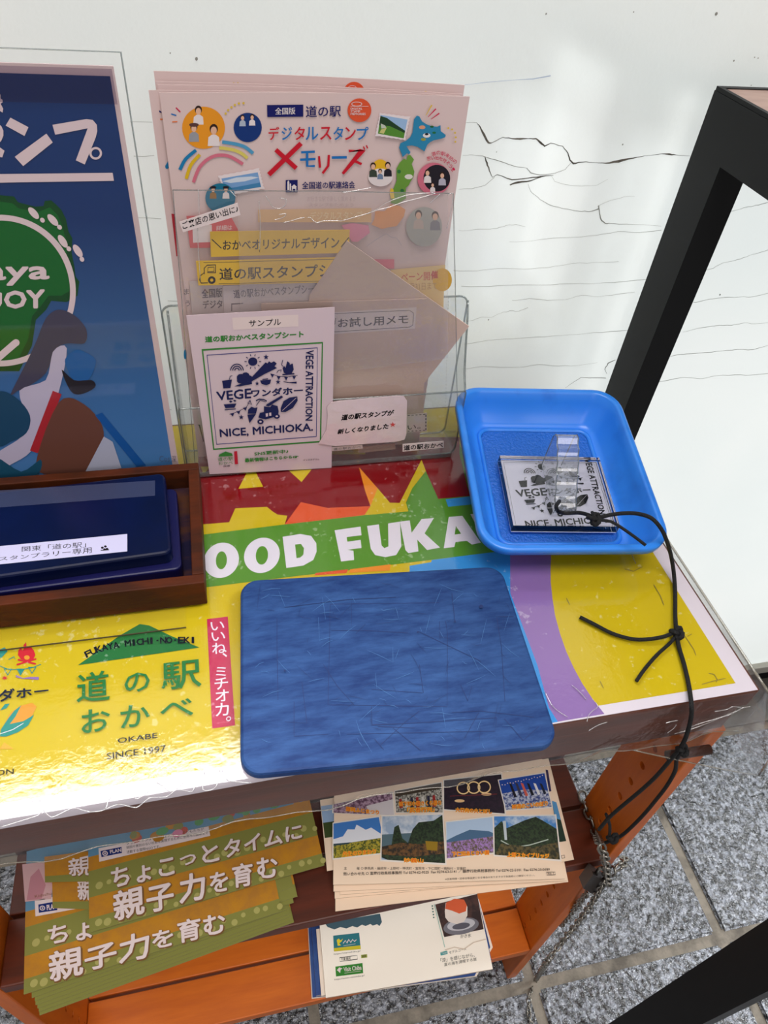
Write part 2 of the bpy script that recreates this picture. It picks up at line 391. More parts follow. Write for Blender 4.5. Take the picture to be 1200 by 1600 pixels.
# blue-grey scuffs and specks on the film
for x, y, r_ in ((368,52,2.5),(696,45,2),(1006,52,4.5),(1072,228,2.5),(1150,215,1.8),(1163,218,1.8),(655,542,2.2),(182,570,1.5),(152,1199,1.8),(1020,1105,2.2),(1137,320,1.5)):
    ck.disc(c7((x, y))[0], r_/2.4*1.1, M_hair2, ry=r_/2.4*1.7, rot=30, n=9)
ck.disc((307, 92), 2.2, M_hair2, ry=3, n=10); ck.disc((266, 83), 1.2, M_hair2, n=8)
ck.stroke(c7((50,320),(150,308),(250,300),(320,296),(385,284)), [.4,.8,.5,1.2,1.6], mat('blue_scuff', (176, 190, 214), rough=.8))
ck.build('film_cracks', wall, kind='stuff')
# unseen boards added outside the film; their gaps shape the light strips on it
M_ext = bpy.data.materials.new('light_shaping_board'); M_ext.use_nodes = True; _nt = M_ext.node_tree; _nt.nodes.clear()
_o = nd(_nt, 'ShaderNodeOutputMaterial'); _a = nd(_nt, 'ShaderNodeBsdfDiffuse'); _b = nd(_nt, 'ShaderNodeBsdfTranslucent'); _m = nd(_nt, 'ShaderNodeMixShader'); _m.inputs[0].default_value = .5
_a.inputs[0].default_value = _b.inputs[0].default_value = (.9, .91, .9, 1)
_nt.links.new(_a.outputs[0], _m.inputs[1]); _nt.links.new(_b.outputs[0], _m.inputs[2]); _nt.links.new(_m.outputs[0], _o.inputs[0])
eb_ = MB(); ya_, yb_ = YW+.022, YW+.026
for pts in ([(-1.5,-.78),(.304,-.78),(.304,.75),(-1.5,.75)], [(.304,.317),(.36,.295),(.36,.75),(.304,.75)], [(.304,-.78),(.36,-.78),(.36,.073),(.304,.13)], [(.36,-.78),(.428,-.78),(.428,.75),(.36,.75)], [(.428,.28),(2.2,.28),(2.2,.75),(.428,.75)]):
    eb_.add([Vector((x, ya_, z)) for x, z in pts], [(0, 1, 2, 3)], M_ext)
struct(eb_.build('wall_light_shaping_boards'))
# rail under the film, clear pane above it
M_rail = mat('grey_metal_sill', (176, 172, 160), rough=.45, metal=.2)
M_alu = mat('aluminium_rail', (170, 172, 172), rough=.4, metal=.6)
struct(MB().box((-1.5, YW-.012, -.812), (2.2, YW+.02, -.786), M_rail, ch=.003).build('trim_1'))
struct(MB().box((-1.5, YW+.012, ZF+.0005), (2.2, YW+.03, -.8125), M_black).build('baseboard_back'))
struct(MB().box((-1.5, YW-.01, .751), (2.2, YW+.02, .79), M_alu, ch=.003).build('trim_2'))
pane = MB().box((-1.5, YW+.001, .791), (2.2, YW+.006, 2.6), M_thin).build('window_1'); struct(pane)

# floor: grout bed with rough slate-grey tiles
M_grout = mat('grey_grout', (138, 130, 118), rough=.85, c2=(96, 90, 82), cscale=26, bump=.2, bscale=500)
M_tile = mat('rough_grey_stone_tile', (40, 41, 44), rough=.2, spec=1.0, coat=1.0, c2=(150, 155, 166), cscale=110, cfac=(.44, .62), bump=1.0, bscale=130, detail=6)  # mottled stone; pale flecks in the colour also stand in for bright glints
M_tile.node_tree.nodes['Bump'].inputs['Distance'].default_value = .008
fl = struct(MB().box((-1.75, -1.2, ZF-.03), (2.2, YW+.2, ZF-.005), M_grout).build('floor'))
TX, TY = .352, .352
def tile_mesh():
    b = MB(); bm = bmesh.new(); bmesh.ops.create_cube(bm, size=1)
    for v in bm.verts: v.co = Vector((v.co.x*(TX-.017), v.co.y*(TY-.017), v.co.z*.012))
    bmesh.ops.bevel(bm, geom=[e for e in bm.edges if e.verts[0].co.z > 0 and e.verts[1].co.z > 0 or abs((e.verts[0].co-e.verts[1].co).z) > .005], offset=.004, segments=2, affect='EDGES')
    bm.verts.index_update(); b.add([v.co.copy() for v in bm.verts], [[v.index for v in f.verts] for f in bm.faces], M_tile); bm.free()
    return b
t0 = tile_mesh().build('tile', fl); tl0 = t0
first = True
for j in range(-3, 2):
    for i in range(-6, 5):
        if j == 1 and i not in (0,1,2,3,-1,-2,-3): pass
        c = Vector((.399+(i+.5)*TX, .196+(j+.5)*TY-(0), ZF-.006))
        if j == 1: continue
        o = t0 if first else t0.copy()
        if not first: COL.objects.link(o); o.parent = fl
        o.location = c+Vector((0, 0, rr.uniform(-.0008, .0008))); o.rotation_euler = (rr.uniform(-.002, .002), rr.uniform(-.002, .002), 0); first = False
# pale kerb strip between the tiles and the window sill
M_kerb = mat('concrete_kerb', (126, 122, 114), rough=.8, c2=(104, 100, 94), cscale=20, bump=.2, bscale=300)
struct(MB().box((-1.5, .556, ZF-.006), (2.2, YW+.011, ZF), M_kerb, ch=.002).build('floor_kerb'))

# ================================================================= BLACK STEEL FRAME TABLE
ft = root('steel_frame_table', (.443, .34, ZF), 'tall black steel-framed table with a brown top, right of the low wooden rack', 'table')
X0 = .443; LW = .046
def frame_side(x0, x1):
    b = MB()
    out = [(x0, .620, ZF+.001), (x0, .620, .297), (x0, .062, .297), (x0, .062, ZF+.001), (x0, .062+LW, ZF+.001), (x0, .062+LW, .249), (x0, .620-LW, .249), (x0, .620-LW, ZF+.001)]
    b.prism(out, (1, 0, 0), x1-x0, M_black); return b
frame_side(X0, X0+.03).build('side_frame', ft)
frame_side(X0+.95, X0+.98).build('side_frame', ft)
for y in (.592, .0625): MB().box((X0+.0305, y, .25), (X0+.9495, y+.027, .296), M_black).build('cross_rail', ft)
M_top = mat('worn_brown_top', (158, 130, 118), rough=.45, c2=(140, 112, 102), cscale=14, stretch=(1, 4, 1))
MB().box((X0+.005, .0625, .2972), (X0+.975, .6130, .2996), M_top).build('table_top', ft)
MB().box((X0+.0005, .0625, .2971), (X0+.0048, .6195, .3004), M_black).build('edge_lip', ft)
for y0_, y1_ in ((.6155, .6195),): MB().box((X0+.0050, .6132, .2971), (X0+.9795, y1_, .3004), M_black).build('edge_lip', ft)

# ================================================================= WOODEN RACK
XL, XR, Y0, Y1 = -.268, .376, .211, .585
rk = root('wooden_display_rack', (XL, Y0, ZF), 'orange-brown three-tier wooden rack carrying the stamp corner', 'display rack')
MB().box((XL-.02, Y0+.0005, -.024), (XR, Y1, -.0008), M_dkwood, ch=.002).build('table_top', rk)
MB().box((XL-.02, Y0+.003, -.062), (XR-.004, Y0+.02, -.0245), M_dkwood, ch=.001).build('apron', rk, label='dark front apron under the table top')
MB().box((XL+.016, Y1-.02, -.062), (XR-.016, Y1-.004, -.0245), M_dkwood, ch=.001).build('apron', rk)
def leg(xa, xb, ya, yb):
    b = MB().box((xa, ya, ZF+.001), (xb, yb, -.0625), M_woodv, ch=.0015)
    me = bpy.data.meshes.new('leg'); me.from_pydata(b.v, [], b.f)
    o = bpy.data.objects.new('leg', me); COL.objects.link(o)
    cb = MB(); z = -.082
    yc = (ya+.031) if ya < .4 else (yb-.031)
    while z > -.86:
        cb.tube([(xa-.01, yc, z), (xb+.01, yc, z)], .0042, M_woodv, n=8); z -= .0345
    mc = bpy.data.meshes.new('c'); mc.from_pydata(cb.v, [], cb.f); oc = bpy.data.objects.new('c', mc); COL.objects.link(oc)
    md = o.modifiers.new('b', 'BOOLEAN'); md.operation = 'DIFFERENCE'; md.object = oc; md.solver = 'EXACT'
    dg = bpy.context.evaluated_depsgraph_get(); dg.update(); res = bpy.data.meshes.new_from_object(o.evaluated_get(dg))
    bpy.data.objects.remove(o); bpy.data.objects.remove(oc)
    r = MB(); vs = [v.co.copy() for v in res.vertices]
    r.add(vs, [list(p.vertices) for p in res.polygons], M_woodv)
    return r.build('leg', rk)
for xa, xb in ((XL, XL+.0155), (XR-.0155, XR)):
    leg(xa, xb, Y0+.0005, Y0+.0645); leg(xa, xb, Y1-.065, Y1-.001)
def shelf(z, th, w):
    y = Y0+.0005; k = 0
    while y < Y1-.02:
        yb = min(y+w, Y1-.001)
        inleg = y < Y0+.066 or yb > Y1-.066
        xa, xb = (XL+.016, XR-.016) if inleg else (XL+.012, XR-.011)
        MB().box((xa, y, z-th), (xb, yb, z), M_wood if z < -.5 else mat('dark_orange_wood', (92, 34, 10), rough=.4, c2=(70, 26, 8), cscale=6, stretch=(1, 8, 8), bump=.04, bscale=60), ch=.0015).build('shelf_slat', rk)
        y += w+.004
S1, S2 = -.346, -.712
shelf(S1, .02, .0575); shelf(S2, .022, .0575)
MB().tube([(XR-.050, Y0-.004, -.0815), (XR-.012, Y0-.006, -.0795)], .0042, mat('dark_peg_wood', (60, 28, 14), rough=.5), n=10).build('peg', rk, smooth=True, label='short dark peg at the top of the right leg')

# ================================================================= TABLE POSTER (flat print under the vinyl)
T0 = HZ(.0)
def ribbon_surface(fn, nu, nv, mt):
    b = MB(); vs = [fn(i/nu, j/nv) for j in range(nv+1) for i in range(nu+1)]
    b.add(vs, [(j*(nu+1)+i, j*(nu+1)+i+1, (j+1)*(nu+1)+i+1, (j+1)*(nu+1)+i) for j in range(nv) for i in range(nu)], mt); return b
tp = root('table_poster', (.05, .21, 0), 'large yellow, green, red and purple printed poster covering the rack top', 'poster')
def rect_w(x0, y0, x1, y1, z): return [Vector((x0, y0, z)), Vector((x1, y0, z)), Vector((x1, y1, z)), Vector((x0, y1, z))]
wsheet = MB().prism(rect_w(XL-.015, .2115, .3725, .580, .0004), (0, 0, -1), .0004, mat('poster_white', (226, 216, 226), rough=.5))
wsheet.build('paper_sheet', tp)
TP = HZ(.0004)
cm = Q(2.069, 300, 700); c3 = Q(3, 0, 940); c4 = Q(2.857, 780, 840)
YEL = tink((206, 180, 20)); RED = tink((128, 2, 14)); GRN = tink((84, 142, 40)); LBL = tink((56, 146, 220)); PUR = tink((146, 112, 176))
ORA = tink((232, 140, 40)); ORR = tink((222, 88, 44)); DGR = tink((40, 112, 56)); WHT = tink((226, 220, 232)); PNK = tink((190, 40, 82)); DKB = ink((30, 36, 56))
def wpoly(pr, pts, mt):
    P = [Vector((x, y, .0004+pr.h)) for x, y in pts]; pr.lay(); pr.add(P, fixup(P, tris(P), pr.p), mt)
def foldfn(u, v):   # white margin curling down over the front edge at the left
    x = XL-.015+(.20-XL+.015)*u; d = max(.0004, .0150*(1-u)**.8+.0005)
    return Vector((x, .2116-.0022*math.sin(v*math.pi/2), .0004-d*v*v*.5-d*.5*v))
ribbon_surface(foldfn, 40, 5, mat('poster_white', (226, 216, 226), rough=.5)).build('front_margin', tp, smooth=True)
pb = Print(TP)
wpoly(pb, [(XL-.015, .2195), (.358, .2195), (.3585, .58), (XL-.015, .58)], YEL)
yb = pb
# purple band and light blue field
yb.poly(c4((36,-20),(232,-20),(232,75),(229,140),(230,200),(238,275),(250,350),(272,430),(300,510),(332,580),(370,650),(418,722),(470,787),(300,815),(235,827),(150,600),(50,250)), PUR)
yb.poly([(640, 884), (797, 858), (797.5, 927), (840, 1040), (864, 1129), (800, 1139), (640, 1000)], LBL)
yb.poly(c4((150,700),(210,740),(262,822),(232,828),(150,842)), LBL)
# red, orange and yellow letter field, green ring
yb.poly(cm((20,20),(20,248),(120,240),(300,246),(430,232),(560,216),(700,204),(905,182),(980,170),(930,20)), RED)
yb.poly(cm((860,-30),(905,100),(905,182),(700,206),(690,180),(755,75),(745,20)), GRN)
yb.poly(cm((865,-35),(865,20),(898,155),(790,165),(755,75),(742,20),(560,45),(560,-35)), RED)
yb.poly(cm((820,166),(903,156),(912,182),(828,190)), LBL)
yb.poly(cm((150,132),(178,78),(206,78),(230,125)), YEL)
yb.poly(cm((296,70),(312,72),(354,110),(388,68)), YEL)
yb.poly(cm((28,60),(38,86),(58,60)), YEL)
yb.poly(cm((20,248),(120,240),(140,195),(242,190),(262,206),(276,215),(308,219),(300,246),(300,262),(20,292)), YEL)
yb.poly(cm((300,247),(352,175),(445,195),(430,232)), ORR)
yb.poly(cm((430,232),(445,193),(578,188),(562,216)), ORR)
yb.poly(cm((540,62),(600,130),(577,188),(560,140)), ORA)
yb.poly(cm((600,130),(640,177),(692,178),(702,204),(556,219),(577,188)), YEL)
yb.poly(cm((670,180),(742,38),(756,74),(712,130),(690,180)), YEL)
yb.poly(cm((756,75),(795,162),(780,194),(700,206),(692,178),(712,130)), GRN)
# green band
yb.poly(cm((10,284),(35,280),(300,247),(430,232),(560,217),(700,205),(905,182),(1010,168),(1010,335),(930,342),(770,362),(640,378),(500,396),(345,413),(48,450),(10,456)), GRN)
yb.poly(cm((395,412),(400,404),(505,392),(500,404)), ORR); yb.poly(cm((505,404),(512,392),(642,376),(640,396)), ORA)
yb.poly(cm((770,384),(775,362),(930,342),(1000,334),(1010,352)), LBL)
pb.build('colour_fields', tp)
# white block lettering
wl = Print(TP, .0005)
def bold(t, q, mt): wl.text(t, q, mt, .045)
def letterpoly(pts): wl.poly(cm(*pts), WHT)
def O(cx, cy, rx, ry, ix, iy, sk):
    f = lambda a, x, y: (cx+x*math.cos(a)+sk*math.sin(a)*0, cy+y*math.sin(a)-0.10*x*math.cos(a))
    wl.poly(cm(*[f(2*math.pi*i/28, rx, ry) for i in range(28)]), WHT); wl.poly(cm(*[f(2*math.pi*i/20, ix, iy) for i in range(20)]), GRN)
O(95, 363, 57, 57, 18, 29, 0); O(226, 347, 58, 57, 20, 30, 0)
letterpoly([(293,287),(350,278),(385,284),(402,308),(403,335),(392,362),(360,380),(305,388)]); wl.poly(cm((333,312),(352,310),(362,324),(360,345),(350,354),(338,356)), GRN)
letterpoly([(461,266),(545,254),(548,282),(500,288),(502,303),(545,297),(548,323),(504,329),(522,332),(524,362),(482,367)])
letterpoly([(566,252),(604,247),(613,315),(622,324),(635,318),(634,244),(672,238),(677,318),(660,346),(625,353),(592,346),(578,326)])
letterpoly([(672,238),(704,234),(710,274),(742,230),(782,226),(752,276),(802,322),(760,330),(728,296),(732,334),(700,340),(690,330)])
letterpoly([(830,223),(874,219),(934,306),(905,312),(888,300),(852,304),(848,320),(814,324)]); wl.poly(cm((849,280),(853,252),(870,277)), GRN)
letterpoly([(900,214),(925,210),(935,232),(925,262)])
wl.build('white_block_lettering', tp)
# pink strip with white kana
wl = Print(TP, .0005)
wl.poly(c3((970,82),(1068,70),(1102,580),(995,595)), PNK)
for ch, x, y, w, h in (('い',1018,114,62,40),('い',1022,163,62,40),('ね',1026,218,66,50),('、',1052,250,20,22),('ミ',1034,328,48,44),('チ',1036,384,62,54),('オ',1040,440,62,54),('カ',1040,505,62,60),('。',1070,549,24,22)):
    wl.text(ch, c3((x-w/2,y-h/2+3),(x+w/2,y-h/2-3),(x+w/2+3,y+h/2-3),(x-w/2+3,y+h/2+3)), WHT, .02)
wl.build('pink_title_strip', tp)
# green roof sign with station name
wl = Print(TP, .0005)
wl.poly(c3((365,298),(560,160),(655,105),(700,112),(800,160),(935,215)), DGR)
wl.chars('FUKAYA MICHI-NO-EKI', c3((400,250),(450,226),(500,212),(590,196),(700,183),(800,180),(918,180)), 9.5, ink((16, 20, 30)), .05, 1.0)
for t, q in (('道', ((362,338),(510,318),(516,462),(358,474))), ('の', ((582,340),(700,325),(704,414),(584,432))), ('駅', ((755,290),(940,268),(946,398),(757,418))),
             ('お', ((380,510),(518,495),(512,600),(382,622))), ('か', ((563,488),(702,478),(704,578),(565,596))), ('べ', ((748,468),(902,450),(908,532),(750,546)))):
    wl.text(t, c3(*q), DGR, .012)
wl.text('OKABE', c3((552,640),(738,614),(738,638),(552,664)), DKB, .025)
wl.text('SINCE 1997', c3((500,710),(777,672),(777,704),(502,740)), DKB, .02)
wl.text('ダホー', c3((-6,412),(226,398),(226,432),(-6,470)), DKB, .04)
wl.text('ION', c3((-30,792),(64,782),(64,808),(-30,818)), DKB, .02)
wl.build('station_name_print', tp, kind='stuff')
# camp fire, bunting, fork, corn printed at the left end
wl = Print(TP, .0005)
FIRE = tink((206, 40, 50)); TEAL = tink((40, 140, 130)); CORN = tink((226, 150, 50))
wl.poly(c3((98,270),(84,250),(86,228),(100,214),(104,230),(112,222),(110,204),(122,190),(124,208),(142,216),(140,206),(158,228),(166,250),(156,270),(130,280)), FIRE)
wl.disc(c3((126,262))[0], 4.5, CORN, ry=3.5, n=12)
for a, b in (((78,296),(170,268)), ((84,272),(168,292))): wl.stroke(c3(a, b), 2.6, FIRE)
wl.stroke(c3((-5,300),(40,318),(100,318),(150,310),(192,294)), 1.1, TEAL)
for x, y in ((38,318),(98,318),(152,310)): wl.stroke(c3((x-18,y-2),(x+16,y-2),(x-2,y+26)), 1.2, TEAL, closed=True)
wl.poly(c3((84,318),(112,318),(96,340)), TEAL)
wl.poly(c3((-5,226),(22,214),(36,232),(8,262),(-5,266)), TEAL); wl.stroke(c3((40,272),(66,258),(70,270)), 1.2, TEAL)
for k in range(8):
    a = k*math.pi/4; wl.poly(c3((22+3*math.cos(a+1.2),358+3*math.sin(a+1.2)),(22+17*math.cos(a),358+13*math.sin(a)),(22+3*math.cos(a-1.2),358+3*math.sin(a-1.2))), FIRE)
wl.stroke(c3((74,352),(110,360),(140,358),(182,360)), [1.6,1.2,3.4,4.2], PUR); wl.stroke(c3((74,346),(100,356)), 1.2, PUR)
wl.poly(c3((20,575),(50,520),(92,490),(150,474),(172,492),(150,535),(104,580),(60,600)), CORN)
wl.poly(c3((0,632),(4,600),(40,545),(66,512),(100,486),(72,540),(46,574),(110,560),(160,530),(132,580),(84,612),(30,632)), TEAL)
wl.stroke(c3((0,620),(60,600),(110,570)), 1.0, WHT); wl.poly(c3((0,510),(24,480),(46,478),(30,500)), TEAL); wl.poly(c3((0,690),(20,660),(62,690)), tink((240,170,60)))
# pen marks and scratches left on the yellow field
MK = mat('pen_mark', (128, 118, 60), rough=.7)
for p in (((800,390),(830,440),(870,500),(878,525)), ((935,606),(960,610),(975,635),(968,645)), ((905,655),(955,640),(1010,628)), ((450,640),(466,672)), ((560,140),(600,150),(640,130)), ((690,210),(720,260),(735,300)), ((300,270),(315,300)), ((840,440),(860,430)), ((480,420),(520,440))):
    wl.stroke(c4(*p), .9, MK)
wl.stroke(c3((770,790),(762,740),(800,700),(840,686)), .7, MK); wl.stroke(c3((720,845),(760,858),(790,865),(790,880)), .7, MK); wl.stroke(c3((520,738),(560,742)), .5, MK)
wl.build('small_drawings', tp, kind='stuff')

# clear vinyl laid over the poster, hanging over the front and the right-hand end
vc = root('clear_vinyl_cover', (.05, .21, .0022), 'crinkled clear vinyl cover hanging over the rack top edges', 'table cover')
vm = MB(); ZV = .0024
vm.prism(rect_w(XL-.02, .2085, .3775, .583, ZV), (0, 0, -1), .0004, M_vinyl); vm.build('top_film', vc)
def ff(u, v):
    x = XL-.02+(.378-XL+.02)*u; d = .058+.0025*math.sin(u*5)+.0006*math.sin(u*31)
    y = .2083-.0035*math.sin(v*2.2)-.0016*math.sin(u*46+v*4)*v-.001*math.sin(u*90)*v
    return Vector((x, y, ZV-d*v))
ribbon_surface(ff, 120, 8, M_flap).build('front_flap', vc, smooth=True)
def hem(fn, v, r, mt, n=60):
    b = MB(); b.tube([fn(i/n, v) for i in range(n+1)], r, mt, n=5); return b
hem(ff, 1, .0004, M_flapedge).build('front_hem', vc, smooth=True)
EC = HZ(0)
ecorner = VY(.2).hit((1186, 1212)); 
def fr_(u, v):   # right flap: u from front to rear, v down
    top = Vector((.378, .2083+(.583-.2083)*u, ZV))
    bf = ecorner; br = Vector((.392, .583, -.10)); k = (1-u)**2.2
    bot = Vector((.384+(bf.x-.384)*k, .2+(.583-.2)*u, -.10+(bf.z+.10)*k))
    p = top.lerp(bot, v); p.x += .012*math.sin(v*math.pi)*(.3+k)+.002*math.sin(u*30)*v*(1-v)*4; return p
ribbon_surface(fr_, 40, 12, M_flap).build('right_flap', vc, smooth=True)
eb = MB().tube([fr_(0, j/12) for j in range(13)], .0011, M_flapedge, n=6); eb.build('right_hem', vc, smooth=True)
def gus(u, v):   # folded corner gusset between the two flaps
    a = Vector((.378, .2083, ZV)).lerp(ff(.80, 1), 0); top = Vector((.378, .2083, ZV))
    fpt = ff(.70+.3*(1-0), 1) if False else ff(.86, 1)
    e = fpt.lerp(ecorner, u); p = top.lerp(e, v); p.y -= .010*math.sin(u*math.pi)*v; p.z += .014*math.sin(u*math.pi)*v; return p
ribbon_surface(gus, 16, 16, M_flap).build('corner_fold', vc, smooth=True)
MB().tube([gus(i/16, 1) for i in range(17)], .0006, M_flapedge, n=5).build('corner_hem', vc, smooth=True)

def creases(parent, plane, mp, lines, r=.00035, name='crease'):
    b = MB()
    for L in lines: b.tube([plane.hit(p) for p in mp(*L)], r, M_crease, n=5, smooth_iter=2)
    b.build(name, parent, smooth=True, kind='stuff')
creases(vc, HZ(ZV+.0001), c3, [[(0,1058),(90,1030),(180,1000),(200,975),(240,1010),(300,985),(350,968),(420,985),(490,975),(505,935),(520,915)], [(490,975),(560,950),(640,965),(700,920),(780,915),(830,880),(900,890),(920,840),(960,800),(950,880),(1010,870),(1030,790)],
    [(622,900),(640,925),(690,895),(740,850),(800,890),(860,850)], [(1040,790),(1060,830),(1090,842),(1180,850)], [(470,900),(520,860),(560,850),(640,800)], [(120,960),(160,930),(210,935),(260,900)]])
creases(vc, HZ(ZV+.0001), c4, [[(392,822),(398,795),(415,775),(440,755),(430,735)], [(400,862),(440,838),(482,824)], [(205,690),(225,730),(250,765),(305,800)], [(590,68),(598,90),(610,116)], [(325,660),(350,680),(390,722)]], r=.0003)
c8 = Q(7.275, 1040, 1020)
creases(vc, VY(.2048), c8, [[(290,842),(400,800),(600,742),(760,690),(860,630),(960,612)], [(100,920),(280,872),(500,790),(700,704),(850,645)], [(0,800),(60,782),(140,768)], [(560,668),(700,642),(760,612),(860,622)], [(20,910),(90,860),(120,820)]], r=.0004)
MB().tube([Vector((.3778, .2083+.375*i/20, ZV-.0002)) for i in range(21)], .0011, M_flapedge, n=6).build('right_fold', vc, smooth=True)
# ================================================================= LEFT POSTER in a clear sleeve
PY = .498; PP = VY(PY)
bp_ = root('blue_poster', (-.14, PY, .004), 'tall blue poster with white kana and a green map, standing behind the wooden box', 'poster')
q0 = PP.loc((190, 104)); q1 = PP.loc((270, 722)); xr = (q0.x+q1.x)/2
ztop = q0.y
def wv(y, x0, x1, z0, z1): return [Vector((x0, y, z0)), Vector((x1, y, z0)), Vector((x1, y, z1)), Vector((x0, y, z1))]
MB().prism(wv(PY, -.262, xr, .0035, ztop), (0, 1, 0), .0012, mat('poster_pink_white', (208, 184, 186), rough=.55)).build('paper_sheet', bp_)
slv = MB(); slv.prism(wv(PY-.0012, -.268, xr+.0055, .0032, ztop+.0075), (0, 1, 0), .0006, M_thin); slv.build('clear_sleeve', bp_)
MB().tube([Vector((xr+.0055, PY-.001, .0032)), Vector((xr+.0055, PY-.001, ztop+.0075)), Vector((-.268, PY-.001, ztop+.0075))], .0006, M_holderedge, n=5).build('sleeve_rim', bp_)
def gradmat(name, top, bot, z0, z1):
    m = mat(name, top, rough=.5, spec=.3); nt = m.node_tree; b = nt.nodes['Principled BSDF']
    g = nd(nt, 'ShaderNodeNewGeometry'); sp = nd(nt, 'ShaderNodeSeparateXYZ'); nt.links.new(g.outputs['Position'], sp.inputs[0])
    mr = nd(nt, 'ShaderNodeMapRange'); mr.inputs[1].default_value = z0; mr.inputs[2].default_value = z1; nt.links.new(sp.outputs[2], mr.inputs[0])
    mx = nd(nt, 'ShaderNodeMix', data_type='RGBA'); nt.links.new(mr.outputs[0], mx.inputs[0]); mx.inputs[6].default_value = (*lin(bot), 1); mx.inputs[7].default_value = (*lin(top), 1)
    nt.links.new(mx.outputs[2], b.inputs['Base Color']); return m
M_pblue = gradmat('poster_blue_ink', (0, 46, 106), (70, 124, 184), .03, .24)
bpr = Print(PP, .0001)
_a, _b = PP.loc((172, 119)), PP.loc((268, 722.5))
bpr.add([Vector((-.257, PY-.0001, .0045)), Vector((_b.x+.0003, PY-.0001, .0045)), Vector((_a.x, PY-.0001, _a.y)), Vector((-.257, PY-.0001, _a.y))], [(0, 1, 2, 3)], M_pblue)
bpr.build('blue_ground', bp_)
W1 = ink((222, 200, 206)); G1 = ink((12, 98, 38)); G2 = ink((8, 70, 30))
g = Print(PP, .0003); cA = Q(4, 0, 80); cB = Q(3.636, 0, 440)
g.poly([(-60,330),(-30,306),(0,305),(22,307),(28,316),(55,323),(68,322),(70,314),(80,313),(88,320),(96,328),(103,342),(107,362),(113,372),(112,395),(116,415),(118,432),(124,440),(121,462),(104,472),(80,470),(72,484),(56,500),(50,540),(30,580),(-60,580)], G2)
g.poly([(-60,340),(0,315),(20,318),(30,326),(60,331),(78,324),(90,336),(97,352),(101,368),(106,380),(104,400),(110,420),(112,440),(108,455),(96,462),(76,462),(64,478),(50,494),(44,530),(24,570),(-60,570)], G1)
g.build('green_map', bp_)
g = Print(PP, .0005)
g.ring((0, 456), 114, 9, W1, ry=116, a0=-92, a1=25, n=30); g.ring((0, 456), 114, 9, W1, ry=112, a0=55, a1=92, n=14)
for pts in (((65,415),(178,475),(153,530),(35,465)), ((290,515),(330,570),(145,718),(92,660))): g.poly(cA(*pts), W1)
g.poly(cA((328,460),(540,424),(580,430),(605,460),(608,500),(598,540),(530,708),(474,682),(548,482),(345,522)), W1)
g.ring(cA((598,638))[0], 8.2, 3.4, W1, n=24)
g.poly([(-2,194),(2,197),(5.2,204),(5.2,212),(2,220),(-2,224)], W1); g.poly([(-2,229),(7,235.5),(3.5,246),(-2,245)], W1)
g.poly([(-2,146),(1,148),(1,154),(4,156),(4,160),(1,162),(5,170),(4,176),(-2,172)], W1)
g.poly([(-5,272),(176,270),(178,282.5),(-5,285.5)], W1)
g.text('aya', [(-22,418),(76,417),(76,444),(-22,446)], W1, .06)
g.text('OY', [(7,456),(69,453),(69,481),(8,481)], W1, .07); g.poly([(-2,456),(3,458),(3,474),(-2,482)], W1)
g.stroke([(-6,562),(24,536)], 11, W1); g.disc((25, 535.5), 5.6, W1, n=14)
for x, y, r_ in ((210,1012,-48),(265,1056,-48),(330,1055,-52),(372,1100,-55),(392,1188,-58),(430,1235,-58),(486,1248,-62),(512,1300,-75)):
    heel = (x, y) in ((265,1056),(372,1100),(430,1235),(512,1300))
    g.disc(cA((x, y))[0], 4.2 if heel else 11.5, W1, ry=3.4 if heel else 5.2, rot=-r_-0 if False else (48 if not heel else 48)+(8 if y > 1150 else 0), n=16)
g.build('white_lettering', bp_)
# plain abstract stand-in shapes in the colours of the picture's lower part
g = Print(PP, .0007)
for pts, c_ in ((((60,640),(150,460),(210,330),(260,210),(330,160),(420,190),(490,270),(480,350),(400,350),(320,380),(260,520),(150,600),(100,620)), (66,62,84)),
                (((110,620),(260,560),(300,400),(380,380),(330,640),(270,760),(180,960),(60,1040),(0,1090),(-20,980),(100,900),(160,800)), (190,180,204)),
                (((370,440),(430,390),(480,400),(545,450),(500,560),(420,560),(385,500)), (30,92,158)),
                (((350,500),(420,560),(520,560),(540,600),(460,640),(400,620)), (32,26,36)),
                (((300,620),(350,640),(215,975),(170,960)), (172,34,44)),
                (((330,690),(450,680),(560,780),(590,880),(560,990),(480,1090),(250,1092),(210,1000)), (104,62,50)),
                (((590,880),(640,910),(690,1060),(480,1090)), (176,178,200)),
                (((540,760),(580,745),(830,1045),(775,1050)), (14,82,156)),
                (((-20,640),(90,660),(170,760),(150,860),(60,910),(-20,920)), (22,66,98)),
                (((-20,1000),(120,1080),(230,1010),(220,1090),(120,1120),(-20,1130)), (20,76,104))):
    P = cB(*pts); V2 = [Vector((a, b, 0)) for a, b in P]
    for _ in range(2): V2 = catmull(V2, True) if len(pts) > 4 else V2
    g.poly([(v.x, v.y) for v in V2], mat('print_tone_%d_%d_%d' % c_, c_, rough=.5, spec=.3))
g.text('Cos', cB((905,990),(965,990),(965,1022),(905,1022)), ink((80,104,140)), 0); g.text('深', cB((975,990),(1000,990),(1000,1025),(975,1025)), ink((120,110,130)), 0)
g.build('abstract_colour_shapes', bp_)
# clear tape strip over the poster's upper edge
MB().prism(wv(PY-.0020, -.262, xr-.001, ztop-.0195, ztop-.001), (0, 1, 0), .0004, film('tape', tint=(.84,.82,.86), haze=.01, refl=.3, hcol=(170,150,160))).build('clear_tape', bp_)

